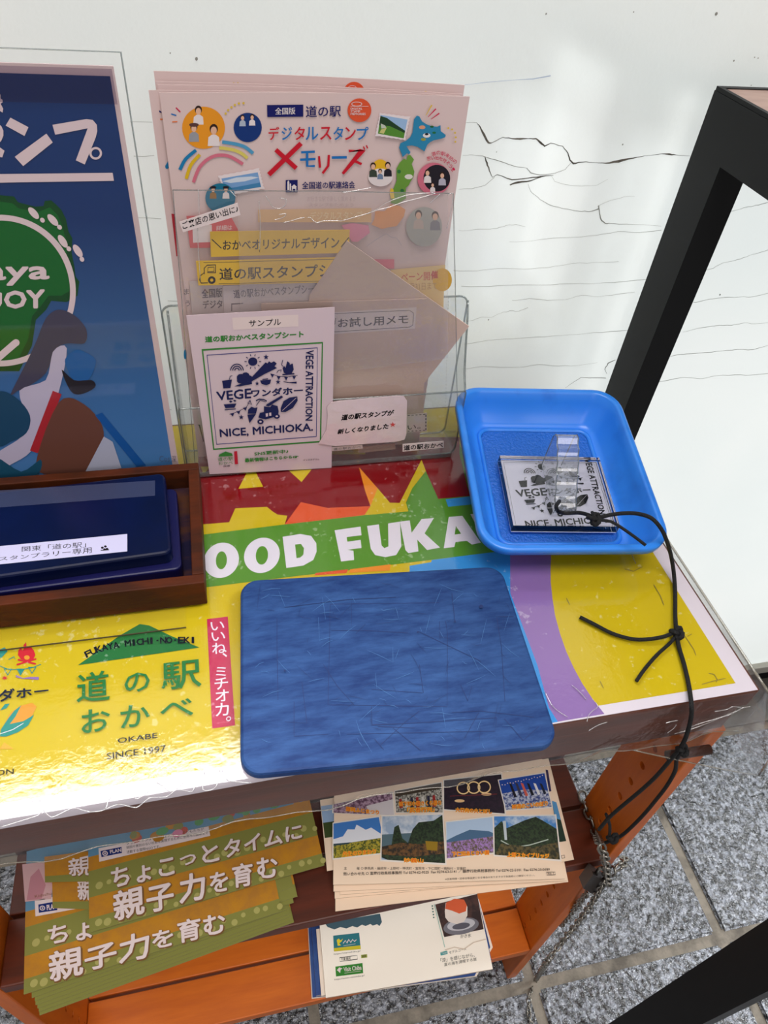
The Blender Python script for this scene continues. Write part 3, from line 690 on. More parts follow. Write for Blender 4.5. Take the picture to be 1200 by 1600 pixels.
# ================================================================= CLEAR BROCHURE HOLDER
hd = root('brochure_holder', (.09, .52, .003), 'clear plastic brochure holder with scooped sides, behind the blue mat', 'brochure holder')
HX0, HX1, HY0, HY1 = -.038, .216, .5025, .537
th = .0022
def hbox(a, b, name, mt=M_holder, **k): MB().box(a, b, mt, ch=.0006).build(name, hd, **k)
hbox((HX0, HY0, .003), (HX1, HY1, .0055), 'base')
# front lip with rounded upper corners, rear panel with ears
def rp(y, x0, x1, z0, z1, r, rb, n=6):
    P = []
    for cx, cz, a0, rr_ in ((x0+rb, z0+rb, 180, rb), (x1-rb, z0+rb, 270, rb), (x1-r, z1-r, 0, r), (x0+r, z1-r, 90, r)):
        for k in range(n+1):
            a = math.radians(a0+90*k/n); P.append(Vector((cx+rr_*math.cos(a), y, cz+rr_*math.sin(a))))
    return P
fp = rp(HY0-.0001, HX0, HX1, .003, .078, .002, .011)
MB().prism(fp, (0, -1, 0), .0018, M_holder).build('front_panel', hd)
MB().tube(fp, .0009, M_holderedge, n=5, closed=True).build('front_rim', hd, smooth=True)
bpnl = rp(HY1, HX0-.004, HX1, .003, .154, .008, .008)
MB().prism(bpnl, (0, 1, 0), .0018, M_holder).build('back_panel', hd)
MB().tube(bpnl, .0009, M_holderedge, n=5, closed=True).build('back_rim', hd, smooth=True)
for x in (HX0, HX1-.0018):
    prof = [Vector((x, HY0, .006)), Vector((x, HY0, .077)), Vector((x, HY0+.002, .081)), Vector((x, HY0+.006, .086)), Vector((x, HY0+.012, .097)), Vector((x, HY0+.019, .116)), Vector((x, HY0+.026, .138)), Vector((x, HY1-.002, .151)), Vector((x, HY1-.0005, .006))]
    MB().prism(prof, (1, 0, 0), .0018, M_holder).build('side_wall', hd)
    MB().tube([v+Vector((.0009, 0, 0)) for v in prof[1:8]], .0010, M_holderedge, n=5, smooth_iter=1).build('side_rim', hd, smooth=True)
MB().box((HX0+.003, HY0-.0035, .0032), (HX1-.004, HY0-.0021, .0075), M_holderedge).build('lower_ridge', hd)

# ================================================================= FLYERS in the holder
def flyer(px, y, name, label, mt=M_paper, group='pinkish flyers in the clear holder', zb=.0062):
    """upright sheet whose top corners are px[0], px[1] on plane y; goes down to the holder base"""
    P = VY(y); a, b = P.loc(px[0]), P.loc(px[1])
    r = root(name, ((a.x+b.x)/2, y, zb), label, 'flyer', group)
    x0 = a.x; x1 = b.x
    n = 10; poly = [Vector((x0, y, zb)), Vector((x0+(x1-x0), y, zb))]
    top = [Vector((x1+(a.x-x1)*i/n, y, b.y+(a.y-b.y)*i/n+.0012*math.sin(math.pi*i/n))) for i in range(n+1)]
    MB().prism(poly+top, (0, 1, 0), .0006, mt, M_edge).build('paper_sheet', r)
    return r, P
f3, _ = flyer([(240,111),(726,133)], .5335, 'event_flyer', 'rearmost and tallest pinkish flyer in the holder, its orange disc half hidden')
pr = Print(VY(.5335), .0002); orr = ink((216, 84, 52))
pr.disc(Q(4.2857,480,100)((314,190))[0], 16.5, orr, n=28); pr.ring(Q(4.2857,480,100)((302,158))[0], 6, .8, W1, ry=3, n=16)
for x, y in ((592,178),(622,172),(650,172)): pr.disc(Q(4.2857,220,90)((x, y))[0], 1.6, ink((206,170,60)), n=10)
pr.poly(Q(4.2857,480,100)((788,180),(804,184),(790,203),(778,198)), ink((216,180,50)))
pr.build('print', f3, kind='stuff')
f2, _ = flyer([(243,127),(722,147)], .5305, 'event_flyer', 'thin pinkish flyer edge just below the tallest flyer in the holder')
f2b, _ = flyer([(246,132),(719,149.5)], .528, 'event_flyer', 'pinkish flyer edge behind the offset flyer and the front flyer')
f1, P1 = flyer([(232,141),(722,153)], .5235, 'event_flyer', 'pinkish flyer shifted left behind the front flyer, blue and red marks at its edge')
pr = Print(VY(.5235), .0002); cF = Q(4.2857, 220, 90); cG = Q(4.2857, 480, 100)
BL_, RD_, YL_, OR_, GN_ = ink((30,120,170)), ink((200,40,80)), ink((214,180,70)), ink((220,120,70)), ink((110,150,60))
NV = ink((28,30,96)); RR = ink((196,30,48)); BB = ink((34,110,180)); PK = ink((206,110,130))
pr.poly(cF((122,352),(138,362),(140,372),(124,366)), NV); pr.poly(cF((128,408),(146,408),(148,418),(130,418)), OR_)
pr.poly(cF((182,694),(190,715),(188,738),(176,747),(165,740),(163,725)), BL_)
pr.poly(cF((205,1045),(225,1048),(245,1330),(238,1330)), ink((176,50,62)))
pr.build('print', f1, kind='stuff')
f0, P0 = flyer([(249,145),(734,151)], .5195, 'event_flyer', 'front pinkish flyer with rainbow, red and blue kana heading and a blue island map')
pr = Print(P0, .0002)
SK = ink((222,176,150)); HR = ink((52,36,32)); CL = ink((226,214,214)); TL = ink((30,110,140)); DK = ink((40,36,44)); BRN = ink((150,110,60)); GY = ink((150,150,156))
def person(cx, cy, s, cloth, hat=None):
    pr.poly([(cx-s*.9, cy+s*2.4), (cx-s*.8, cy+s*1.1), (cx-s*.3, cy+s*.7), (cx+s*.3, cy+s*.7), (cx+s*.8, cy+s*1.1), (cx+s*.9, cy+s*2.4)], cloth)
    pr.disc((cx, cy-s*.15), s*.62, HR, ry=s*.75, n=14); pr.disc((cx, cy+s*.1), s*.46, SK, ry=s*.6, n=14)
    if hat: pr.disc((cx, cy-s*.55), s*.85, hat, ry=s*.35, n=14)
for a, b, m_ in (((235,335),(265,365),RD_),((203,377),(238,388),BB),((210,431),(245,429),OR_)): pr.stroke(cF(a, b), 2, m_)
pr.disc(cF((420,470))[0], 33.5, ink((226,146,40)), ry=33, n=36)
person(310, 183-10, 9, CL); person(303, 200, 9, GY, ink((90,60,60))); person(334, 203, 10.5, CL)
for x, y in ((568,375),(585,352),(607,333),(630,317),(657,307),(688,305)): pr.disc(cF((x, y))[0], 1.9, YL_, n=10)
pr.disc(cF((716,468))[0], 22, ink((26,54,116)), ry=23, n=30); person(379, 184, 5.5, ink((170,180,196))); person(394, 183, 5.5, CL)
def arc3(pts): return [(v.x, v.y) for v in catmull(catmull([Vector((*p, 0)) for p in cF(*pts)]))]
pr.stroke(arc3([(262,752),(300,680),(370,620)]), 5.4, BL_); pr.stroke(arc3([(545,565),(630,578),(700,600),(752,642)]), 5.4, ink((80,150,190)))
pr.stroke(arc3([(304,812),(335,720),(395,650)]), 5.2, ink((214,176,40))); pr.stroke(arc3([(525,604),(620,618),(680,645),(714,674)]), 5.2, ink((212,196,100)))
pr.stroke(arc3([(352,836),(390,740),(450,680),(520,654),(600,664),(684,714)]), 5.2, PK)
pr.poly(cF((845,318),(1088,315),(1088,396),(847,398)), NV); pr.text('全国版', cF((900,336),(1034,334),(1034,380),(900,382)), CL, .02)
pr.text('道の駅', [(478,165.5),(532.5,165),(532.5,182),(478,183.5)], NV, .02)
pr.disc(cG((350,310))[0], 18.6, orr, n=32)
for i, t in enumerate(('DIGITAL', 'STAMP', 'MEMORIES')): pr.text(t, cG((291,292+i*18),(291+(78,64,100)[i],292+i*18),(291+(78,64,100)[i],306+i*18),(291,306+i*18)), CL, .03)
pr.ring(cG((332,268))[0], 8, .8, CL, ry=3.2, n=16); pr.stroke(cG((290,283),(410,284)), .6, CL)
for t, x0, x1, m_ in (('デ',419.5,436.5,RR),('ジ',440,456.5,BB),('タ',460,476.5,RR),('ル',477.5,497.5,BB),('ス',500,518,RR),('タ',521,536.5,BB),('ン',539,556,RR),('プ',557.5,576,BB)):
    pr.text(t, [(x0,198.5),(x1,198),(x1,218.5),(x0,219)], m_, .012)
pr.stroke([(431,234),(463,263)], 7, RR); pr.stroke([(470.5,224),(420,273)], 7.4, RR)
pr.stroke([(470.5,238),(492,237)], 3.6, BB); pr.stroke([(469,249.5),(493,248.5)], 3.8, BB); pr.stroke([(480,238),(480,259.5),(492,259.5)], 3.6, BB)
pr.stroke([(498.5,244),(500,262)], 3.4, RR); pr.stroke([(514,242),(513,259),(504,271)], 3.6, RR); pr.stroke([(518.5,246.2),(542,245.8)], 4, BB)
pr.stroke([(545,236),(567,234),(535.5,271.5)], 4.2, RR); pr.stroke([(553,251),(565,256.5)], 4, RR); pr.stroke([(568,229),(570,234)], 2, RR); pr.stroke([(572.5,227),(574.5,232)], 2, RR)
pr.poly([(446.5,281.5),(465,281),(465,300.5),(446.5,300.5)], NV)
pr.poly([(455,292),(459.5,288),(464,292),(463,292),(463,299.5),(456,299.5),(456,292)], CL); pr.poly([(457.5,295),(461.5,295),(461.5,299.5),(457.5,299.5)], NV)
pr.poly([(449,297),(449,284),(450.5,282),(452,284),(452,297)], CL); pr.poly([(452.6,298),(452.6,288),(453.8,286),(454.8,288),(454.8,298)], CL)
pr.text('全国道の駅連絡会', [(472,284),(555,283),(555,294.5),(472,295.5)], NV, .015)
def stamp(quad, inner, fn):
    f = quadmap(quad); out = []
    for (a0, b0), (a1, b1) in (((0,0),(1,0)),((1,0),(1,1)),((1,1),(0,1)),((0,1),(0,0))):
        n = 13
        for i in range(n):
            t = i/n; u = a0+(a1-a0)*t; v = b0+(b1-b0)*t; ins = .028 if i % 2 else 0
            out.append(f(u+(.5-u)*ins*2 if b0 == b1 else u+(.5-u)*ins*2, v+(.5-v)*ins*2))
    pr.poly(out, ink((228,214,216))); fn(inner)
def view_green(q):
    f = quadmap(q); F_ = lambda *p: [f(a, b) for a, b in p]
    pr.poly(F_((0,0),(1,0),(1,1),(0,1)), ink((150,180,216))); pr.poly(F_((0,.05),(.25,.1),(.6,.35),(1,.6),(1,.8),(0,.7)), ink((40,66,44)))
    pr.poly(F_((0,.55),(.4,.5),(1,.72),(1,1),(0,1)), ink((84,136,54))); pr.poly(F_((.05,.45),(.22,.5),(.28,.62),(.1,.7)), ink((190,196,180))); pr.poly(F_((.1,.75),(.3,.6),(.22,.95),(.05,.95)), ink((196,190,120)))
def view_sea(q):
    f = quadmap(q); F_ = lambda *p: [f(a, b) for a, b in p]
    pr.poly(F_((0,0),(1,0),(1,1),(0,1)), ink((120,160,206))); pr.poly(F_((0,.2),(.4,.1),(.8,.2),(1,.35),(.6,.45),(.2,.4)), ink((206,214,226)))
    pr.poly(F_((0,.75),(1,.7),(1,1),(0,1)), ink((70,130,176)))
stamp(cG((485,325),(692,352),(657,512),(452,482)), cG((491,341),(672,372),(646,498),(474,466)), view_green)
stamp(cF((516,790),(795,738),(830,880),(556,930)), cF((540,810),(783,768),(806,866),(570,905)), view_sea)
pr.poly(cG((735,345),(752,352),(770,385),(800,404),(830,415),(870,420),(893,410),(895,450),(928,475),(925,490),(900,500),(850,510),(825,522),(805,540),(785,585),(740,555),(700,545),(665,550),(678,572),(692,590),(684,606),(668,598),(640,624),(628,590),(615,560),(625,530),(660,515),(690,490),(705,460),(710,420),(715,370)), ink((48,130,170)))
for x, y, c_, r_ in ((770,424,(214,150,120),5),(835,420,(40,100,60),3),(800,478,(228,222,220),6),(850,460,(40,110,70),3),(778,505,(150,150,70),4),(800,470,(40,40,44),3)): pr.disc(cG((x, y))[0], r_, ink(c_), ry=r_*.6, n=12)
pr.poly(cG((675,612),(690,608),(715,640),(700,670),(718,720),(710,760),(690,790),(680,812),(660,830),(662,900),(600,940),(560,930),(575,840),(600,780),(598,700),(620,660),(650,632),(665,645),(668,625)), ink((106,150,62)))
pr.poly(cG((560,900),(552,860),(562,830),(578,842),(584,900)), ink((226,190,60))); pr.disc(cG((680,755))[0], 6.5, ink((220,214,206)), ry=4, n=10); pr.disc(cG((615,720))[0], 3, ink((50,110,60)), n=10); pr.disc(cG((636,848))[0], 3, ink((50,110,60)), n=10)
pr.disc(cG((490,690))[0], 12, ink((226,176,40)), n=24); pr.disc(cG((490,760))[0], 19, CL, ry=14, n=24); person(583,260,7,ink((60,70,60))); person(594,268,5,ink((110,130,160))); person(606,259,7,DK)
pr.disc(cG((848,770))[0], 25.5, PK, n=34); pr.disc(cG((868,765))[0], 21, DK, ry=21, n=30); person(668,270,6.5,CL); person(691,274,6.5,ink((180,176,190))); person(676,289,4.5,CL)
pr.chars('道の駅来訪の', cG((832,604),(880,594),(930,606),(975,640),(1000,664)), 6, RD_, .02); pr.chars('思い出を残そう!', cG((800,636),(850,626),(900,634),(945,665),(985,718)), 6, RD_, .02)
for a, b, m_ in (((835,275),(794,345),YL_),((862,300),(810,355),RD_),((885,330),(830,370),RD_)): pr.stroke(cG(a, b), [2.2, .9], m_)
for x, y in ((945,430),(970,438),(990,461),(995,491),(992,521)): pr.disc(cG((x, y))[0], 1.6, YL_, n=10)
pr.disc(cF((533,940))[0], 23.5, TL, ry=23, n=30); person(333,296,6,BRN,DK); person(353,296,6,CL,DK)
# part of the flyer seen through the bag
ORP = ink((222,176,124)); pr.text('お好きな駅で楽しく集めよう', cG((0,885),(322,885),(322,920),(0,920)), ink((186,160,160)), 0); pr.text('スタンプをためよう', cG((10,930),(310,930),(310,955),(10,955)), ink((186,160,160)), 0)
pr.poly(cG((-330,975),(430,965),(430,1060),(-330,1060)), ORP); pr.text('デジタルスタンプ', cG((20,990),(370,985),(370,1040),(20,1045)), ink((236,206,160)), .02)
pr.poly(cG((430,1075),(450,1040),(455,985),(520,985),(560,940),(620,950),(658,975),(648,1020),(600,1085),(540,1095),(500,1105)), ink((226,150,90))); pr.poly(cG((300,1190),(230,1080),(300,1065),(410,1080),(420,1130),(340,1190)), ink((222,130,160)))
pr.disc(cG((783,1090))[0], 28, ink((166,166,160)), ry=31, n=34); person(654,336,9,ink((190,170,160))); person(680,338,9,ink((120,120,130)))
pr.stroke(cG((400,1220),(470,1170),(530,1135),(560,1160),(600,1165),(632,1215)), .8, ink((180,170,180)))
pr.poly(cG((440,1308),(583,1308),(583,1370),(440,1370)), ink((222,110,130))); pr.poly(cG((560,1378),(925,1345),(915,1543),(905,1900),(560,1900)), ink((232,196,130)))
pr.text('ペーン開催', [(627,426),(684,424),(684,437),(627,440)], ink((210,90,70)), .02); pr.disc(cG((905,1445))[0], 15, ink((224,170,40)), ry=18, n=24); pr.text('催', cG((832,1385),(875,1385),(875,1435),(832,1438)), RR, .03)
pr.text('10月31日まで', [(633,443),(683,441),(683,452),(633,455)], ink((190,150,90)), 0)
pr.poly(cF((305,1060),(600,1058),(650,1150),(650,1272),(330,1275)), ink((212,106,110))); pr.poly(cF((345,1120),(475,1118),(478,1235),(350,1240)), CL); pr.text('詳細は', cF((505,1125),(612,1120),(612,1155),(505,1158)), CL, .01)
for i in range(40): pr.disc((700.5-.35*i*.4, 466+i*5.4), .55, DK, n=6)
pr.build('print', f0, kind='stuff')

# ================================================================= CLEAR BAG, slips and memo sheets in front of the flyers
def slip(px, y, name, label, cat, mt, th_=.0004, group=None):
    P = VY(y); c_ = P.hit((sum(p[0] for p in px)/len(px), sum(p[1] for p in px)/len(px)))
    r = root(name, (c_.x, y, min(P.hit(p).z for p in px)), label, cat, group)
    sheet(P, px, th_, mt).build('paper_sheet', r); return r, P
cS = Q(4, 240, 440); cT = Q(4.2857, 480, 440)
def big(a, b): return [a[0], a[1]]
BK = ink((26, 22, 26)); YLB = mat('yellow_label_paper', (238, 190, 30), rough=.5)
s, P = slip([(296,440),(420,436),(440,700),(318,712)], .5165, 'stamp_sheet', 'pale folded sheet with grey kana seen through the bag, left side', 'sheet', mat('pale_sheet', (200,184,182), rough=.6))
pr = Print(P, .0001); GR = ink((120,110,116))
pr.text('全国版', [(315,452),(347,450),(347,464),(316,466)], GR, .03); pr.text('デジタ', [(316,470),(347,468),(348,481),(318,482)], GR, .03); pr.text('ま', cS((190,45),(222,45),(222,80),(190,82)), GR, .01); pr.text('う', cS((198,118),(228,118),(228,155),(200,156)), GR, .01)
pr.stroke([(309,664),(311.5,664),(318,690),(316,690)], 1, BK); pr.disc(cS((198,455))[0], 2.5, BL_, ry=8, n=10)
pr.build('print', s, kind='stuff')
s, P = slip([(348,447),(520,436),(524,700),(362,712)], .5155, 'stamp_sheet', 'white stamp sheet with blurred grey heading just below the yellow labels', 'sheet', mat('white_sheet', (212,196,196), rough=.6))
pr = Print(P, .0001); pr.text('道の駅おかべスタンプシート', [(364,453),(500,443),(500,458),(366,466)], GR, .02); pr.stroke([(362,486),(362,475),(380,474)], 1.2, GR); pr.build('print', s)
s, P = slip([(328,362),(546.5,359),(545,395),(329.7,401.5)], .5115, 'yellow_label', 'upper yellow label with black kana between slanted strokes, in the bag', 'label', YLB, group='yellow labels in the clear bag')
pr = Print(P, .0001); pr.text('おかべオリジナルデザイン', [(348,375),(530,369),(530,388),(348,391)], BK, .012); pr.stroke([(331,374),(346,388)], 1.5, BK); pr.stroke([(545,371),(533,386)], 1.5, BK); pr.build('print', s)
s, P = slip([(306,408),(527,402),(524,441),(310,446)], .5113, 'yellow_label', 'lower yellow label with a small truck drawing and black kana, in the bag', 'label', YLB, group='yellow labels in the clear bag')
pr = Print(P, .0001); pr.text('道の駅スタンプシート', [(342.5,419),(560,410),(560,432),(343,438)], BK, .012)
pr.stroke([(318,410.5),(525,405)], .7, BK); pr.stroke([(342,443.5),(523,438.5)], .7, BK)
pr.stroke(cF((425,1450),(425,1410),(445,1390),(500,1388),(500,1440),(445,1440)), 1.2, BK); pr.stroke(cF((450,1405),(490,1402),(490,1432),(448,1434)), .8, BK, closed=True); pr.stroke(cF((425,1440),(400,1460),(393,1490),(405,1510),(450,1508)), 1.2, BK)
pr.disc(cF((475,1490))[0], 6, BK, n=18); pr.disc(cF((475,1490))[0], 2.6, YLB, n=12); pr.build('print', s)
s, P = slip([(542,376.5),(733,510),(661,601),(625,645),(470,545),(484,461)], .5105, 'memo_sheet', 'greige memo sheet turned on its corner, poking out right of the bag', 'memo paper', M_greige, th_=.0012)
s, P = slip([(408,475),(666.7,467),(661,655),(505,668),(412,668)], .5085, 'memo_sheet', 'upright greige memo sheet carrying a white kana label', 'memo paper', mat('greige_front', (204,174,160), rough=.55), th_=.0012)
pr = Print(P, .0001); WL = ink((218,200,198)); pr.poly([(505,489),(651,480),(648.5,513.5),(505,523)], WL)
pr.stroke([(500,491),(640,485),(646,489),(645,508),(640,511),(500,520)], .8, BK); pr.text('お試し用メモ', [(528,497.5),(638,491),(638,506),(528,512.5)], BK, .015); pr.stroke([(524.5,497),(523,507)], .8, BK)
pr.build('label', s, label='white label with black kana')
bag = root('clear_plastic_bag', (.08, .507, .0065), 'crinkled clear plastic bag holding yellow labels, standing in the brochure holder', 'plastic bag')
def bagsurf(px, y, amp, seed):
    f = quadmap(px); rn = random.Random(seed); ph = [rn.uniform(0, 6) for _ in range(6)]
    def fn(u, v):
        w = VY(y).hit(f(u, v)); w.z = max(w.z, .0066)
        w.y += amp*(math.sin(u*7+v*3+ph[0])+.5*math.sin(u*17-v*9+ph[1])+.3*math.sin(v*23+u*5+ph[2]))*.5; return w
    return fn
bs = bagsurf([(270,296),(708,302),(716,690),(305,728)], .5068, .0011, 5)
ribbon_surface(bs, 50, 50, M_opp).build('front_film', bag, smooth=True)
bs2 = bagsurf([(371,300),(700,300),(700,560),(378,600)], .5052, .0008, 9)
ribbon_surface(bs2, 40, 40, M_opp2).build('folded_flap', bag, smooth=True)
MB().tube([bs(0, j/30) for j in range(31)]+[], .0004, M_holderedge, n=4).build('seam', bag); MB().tube([bs(i/30, 0) for i in range(31)], .0004, M_holderedge, n=4).build('seam', bag)
MB().tube([bs(1, j/30) for j in range(31)], .0004, M_holderedge, n=4).build('seam', bag)
creases(bag, VY(.5046), cG, [[(230,862),(330,846),(425,828)], [(400,1005),(440,985),(480,965),(520,935),(600,900),(700,872),(850,862)], [(235,1050),(300,1030),(390,1005),(480,975),(560,955),(640,925),(760,895),(855,866)], [(0,1030),(20,1028),(60,1062),(110,1050),(235,1050)], [(940,880),(975,870),(960,1000),(935,1100)], [(820,930),(850,905),(890,870)]])
creases(bag, VY(.5046), cF, [[(835,925),(862,965),(885,1000),(930,1010),(968,985),(970,950),(930,940)], [(895,1085),(925,1080),(960,1065),(970,1045),(925,1052)], [(598,890),(640,932)], [(955,1105),(1000,1095),(1050,1080),(1095,1070)], [(385,880),(390,1050),(380,1180),(400,1500)], [(790,960),(800,1100),(795,1300)]])
s, P = slip([(280,347),(371,317),(376,336),(286,363)], .5035, 'paper_label', 'small slanted white kana label stuck on the bag at upper left', 'label', mat('label_white', (222,206,206), rough=.5), group='white labels on the holder')
pr = Print(P, .0001); pr.text('ご来店の思い出に♪', [(284,347),(371,320),(373,331),(286,359)], BK, .012); pr.build('print', s)
# sample card
YC = .4988
card, PC = slip([(291,493),(523,480),(518,731),(327.5,741)], YC, 'sample_card', 'white sample card with navy emblem in a green frame, front left of the holder', 'card', mat('card_paper', (214,192,200), rough=.45))
NVY = ink((34,38,84)); GF = ink((60,130,60))
def emblem(pr, mp, N, bg_, tw=1.0):
    """the stamp design in crop coordinates (x 330..1030, y 410..1020); mp maps to pixels"""
    p = lambda *a: mp(*a); k = tw
    pr.text('VEGE', p((392,690),(608,668),(608,728),(400,742)), N, .05); pr.text('ワンダホー', p((610,676),(932,655),(932,702),(612,722)), N, .05)
    pr.text('VEGE ATTRACTION', p((1000,430),(992,868),(950,868),(952,430)), N, .035); pr.text('NICE, MICHIOKA.', p((413,924),(995,885),(995,938),(418,978)), N, .04)
    sun = p((620,500))[0]; pr.poly(p(*[(620+29*math.cos(i*math.pi/9), 500+26*math.sin(i*math.pi/9)) for i in range(18)]), N)
    for i in range(10):
        a = i*math.pi/5; pr.stroke(p((620+38*math.cos(a), 500+36*math.sin(a)), (620+52*math.cos(a), 500+48*math.sin(a))), 1.2*k, N)
    for r_ in (14, 27, 40): pr.stroke(p(*[(521-r_*math.cos(i*math.pi/10), 556-r_*math.sin(i*math.pi/10)*1.0) for i in range(11)]), 1.5*k, N)
    pr.poly(p((428,620),(490,612),(480,665),(436,668)), N); pr.stroke(p((474,612),(478,592),(492,588)), 1*k, N)
    pr.poly(p((600,612),(700,505),(712,512),(722,498),(735,508),(752,498),(770,512),(755,530),(772,540),(690,580),(612,625)), N); pr.poly(p((505,655),(560,632),(612,622),(616,640),(540,655)), N)
    for cx, cy, r_ in ((545,600,26),(575,590,26),(595,606,24),(565,618,28),(540,618,20)): pr.poly(p(*[(cx+r_*math.cos(i*.7), cy+r_*.9*math.sin(i*.7)) for i in range(9)]), N)
    for x, y, r_ in ((703,472,18),(647,637,14),(778,628,16),(548,848,17),(690,700,0)):
        if r_: pr.poly(p(*[(x+(r_ if i % 2 == 0 else r_*.42)*math.sin(i*math.pi/5), y-(r_ if i % 2 == 0 else r_*.42)*math.cos(i*math.pi/5)) for i in range(10)]), N)
    pr.poly(p((815,570),(806,540),(818,528),(824,540),(836,498),(850,508),(852,520),(870,512),(876,550),(862,574),(840,582)), N); pr.stroke(p((805,582),(880,576)), 2*k, N)
    pr.stroke(p((808,490),(800,520),(812,532)), 1*k, N)
    pr.stroke(p((730,575),(780,592),(840,596),(900,585)), .8*k, N)
    for x, y in ((742,580),(782,594),(828,598),(878,592)): pr.poly(p((x-12,y-2),(x+12,y),(x,y+20)), N)
    pr.poly(p((665,618),(735,612),(728,638),(705,648),(675,640)), N); pr.stroke(p((680,612),(715,608)), 1.6*k, N); pr.stroke(p((812,626),(850,632),(894,632)), [1,1.4,3.2], N)
    pr.stroke(p((770,570),(780,556),(798,552),(795,566)), 1*k, N)
    pr.poly(p((438,768),(518,762),(505,788),(450,792)), N); pr.stroke(p((444,802),(514,796)), 1.4*k, N); pr.poly(p((470,750),(482,742),(494,750),(482,758)), N); pr.poly(p((496,744),(508,738),(518,746),(508,752)), N)
    pr.stroke(p((475,830),(530,812),(580,785),(606,742)), .8*k, N)
    for x, y in ((492,826),(530,812),(572,790)): pr.poly(p((x-14,y),(x+12,y-6),(x+4,y+18)), N)
    pr.stroke(p((588,760),(602,742),(612,768)), .8*k, N, closed=True)
    pr.stroke(p((642,775),(665,742),(700,752)), 1*k, N); pr.stroke(p((640,745),(660,735),(690,738),(708,748)), 1.8*k, N)
    pr.poly(p((700,775),(710,765),(800,712),(810,722),(720,780)), N)
    pr.poly(p((795,790),(812,748),(850,725),(898,718),(900,745),(870,790),(825,815),(795,815)), N); pr.stroke(p((805,806),(850,765),(892,726)), .6*k, bg_)
    pr.poly(p((586,832),(640,828),(600,885)), N); pr.poly(p((588,826),(592,800),(612,782),(632,790),(650,786),(640,826)), N)
    pr.poly(p((655,850),(665,820),(690,815),(690,780),(730,785),(740,768),(775,778),(782,810),(778,840),(700,862)), N)
    for x, y in ((668,876),(770,842)): pr.poly(p(*[(x+20*math.cos(i*.7), y+16*math.sin(i*.7)) for i in range(9)]), N); pr.poly(p(*[(x+8*math.cos(i*.7), y+6*math.sin(i*.7)) for i in range(9)]), bg_)
    pr.poly(p((700,825),(715,822),(715,842),(702,845)), bg_); pr.poly(p((722,820),(735,818),(736,838),(723,840)), bg_)
pr = Print(PC, .0001)
pr.poly(cS((490,226),(905,206),(905,280),(498,302)), ink((226,206,204))); pr.text('サンプル', [(389,500),(439,497.5),(439,508),(389,510.5)], BK, .02)
pr.text('道の駅おかべスタンプシート', [(320.5,526),(474,517),(474,527),(321,535)], GF, .06)
pr.stroke(cS((305,427),(1055,382),(1043,1000),(376,1048)), 2.2, GF, closed=True); pr.stroke(cS((334,460),(1024,414),(1017,968),(394,1017)), 1, ink((70,70,130)), closed=True)
emblem(pr, cS, NVY, ink((214,192,200)))
pr.poly(cS((405,1095),(412,1080),(450,1062),(490,1074),(496,1090)), GF); pr.text('道の駅', cS((400,1100),(498,1095),(498,1118),(402,1124)), GF, 0); pr.text('おかべ', cS((405,1128),(495,1122),(496,1140),(408,1146)), GF, 0); pr.text('OKABE', cS((435,1150),(478,1146),(478,1156),(435,1160)), BK, .03)
pr.poly(cS((503,1062),(522,1060),(528,1140),(508,1142)), ink((190,40,60)))
pr.text('SNS更新中♪', cS((630,1066),(842,1048),(842,1072),(632,1088)), GF, .05); pr.text('最新情報はこちらから☞', cS((570,1106),(905,1084),(905,1102),(572,1130)), GF, .05)
pr.text('インスタグラム', cS((935,1110),(1036,1106),(1036,1116),(935,1122)), BK, .02)
pr.build('print', card, kind='stuff')
# speech-bubble sticker and small labels on the holder front
def round_poly(pts, it=2):
    V = [Vector((*p, 0)) for p in pts]
    for _ in range(it): V = [a.lerp(b, t) for a, b in zip(V, V[1:]+V[:1]) for t in (.25, .75)]
    return [(v.x, v.y) for v in V]
st, P = slip([(512,650),(511,636),(517,629),(530,626.5),(620,618.5),(631,619),(636,626),(635,678),(632,687),(620,690),(524,697),(498,693),(510,672)], .4975, 'speech_bubble_sticker', 'glossy white speech-bubble sticker with slanted black kana on the holder front', 'sticker', mat('sticker_gloss', (220,196,202), rough=.3, coat=1, bump=.25, bscale=90))
pr = Print(P, .0001); pr.text('道の駅スタンプが', [(535,648),(616,640.5),(614,649),(533,657)], BK, .05); pr.text('新しくなりました', [(529,671),(608,661.5),(606,670),(527,678.5)], BK, .05)
x, y = 613.7, 663.5; pr.poly([(x+(5 if i % 2 == 0 else 2)*math.sin(i*math.pi/5), y-(4.5 if i % 2 == 0 else 1.8)*math.cos(i*math.pi/5)) for i in range(10)], ink((206,80,80))); pr.build('print', st)
s, P = slip([(629,694),(693.5,689),(693.5,699.5),(629,705.8)], .4990, 'paper_label', 'small white kana label at the lower right of the holder front', 'label', mat('label_white', (222,206,206)), group='white labels on the holder')
pr = Print(P, .0001); pr.text('道の駅おかべ', [(631,696),(692,691),(692,699),(631,704)], BK, .04); pr.build('print', s)
s, P = slip([(519,698.5),(566,694.5),(567,700.5),(519,705)], .4985, 'paper_label', 'faint clear kana label below the speech-bubble sticker', 'label', mat('label_dull', (200,180,176)), group='white labels on the holder')
pr = Print(P, .0001); pr.text('道の駅おかべ', [(521,700),(564,696),(564,700),(521,704)], ink((110,100,100)), .02); pr.build('print', s)
s, P = slip([(634,648),(667,645),(667,673.5),(634,676)], .5062, 'paper_label', 'cream label with dashed border right of the speech-bubble sticker', 'label', mat('label_cream', (206,186,180)), group='white labels on the holder')
pr = Print(P, .0001); pr.text('い。', [(637,665),(657,663),(657,670),(637,672)], BK, 0)
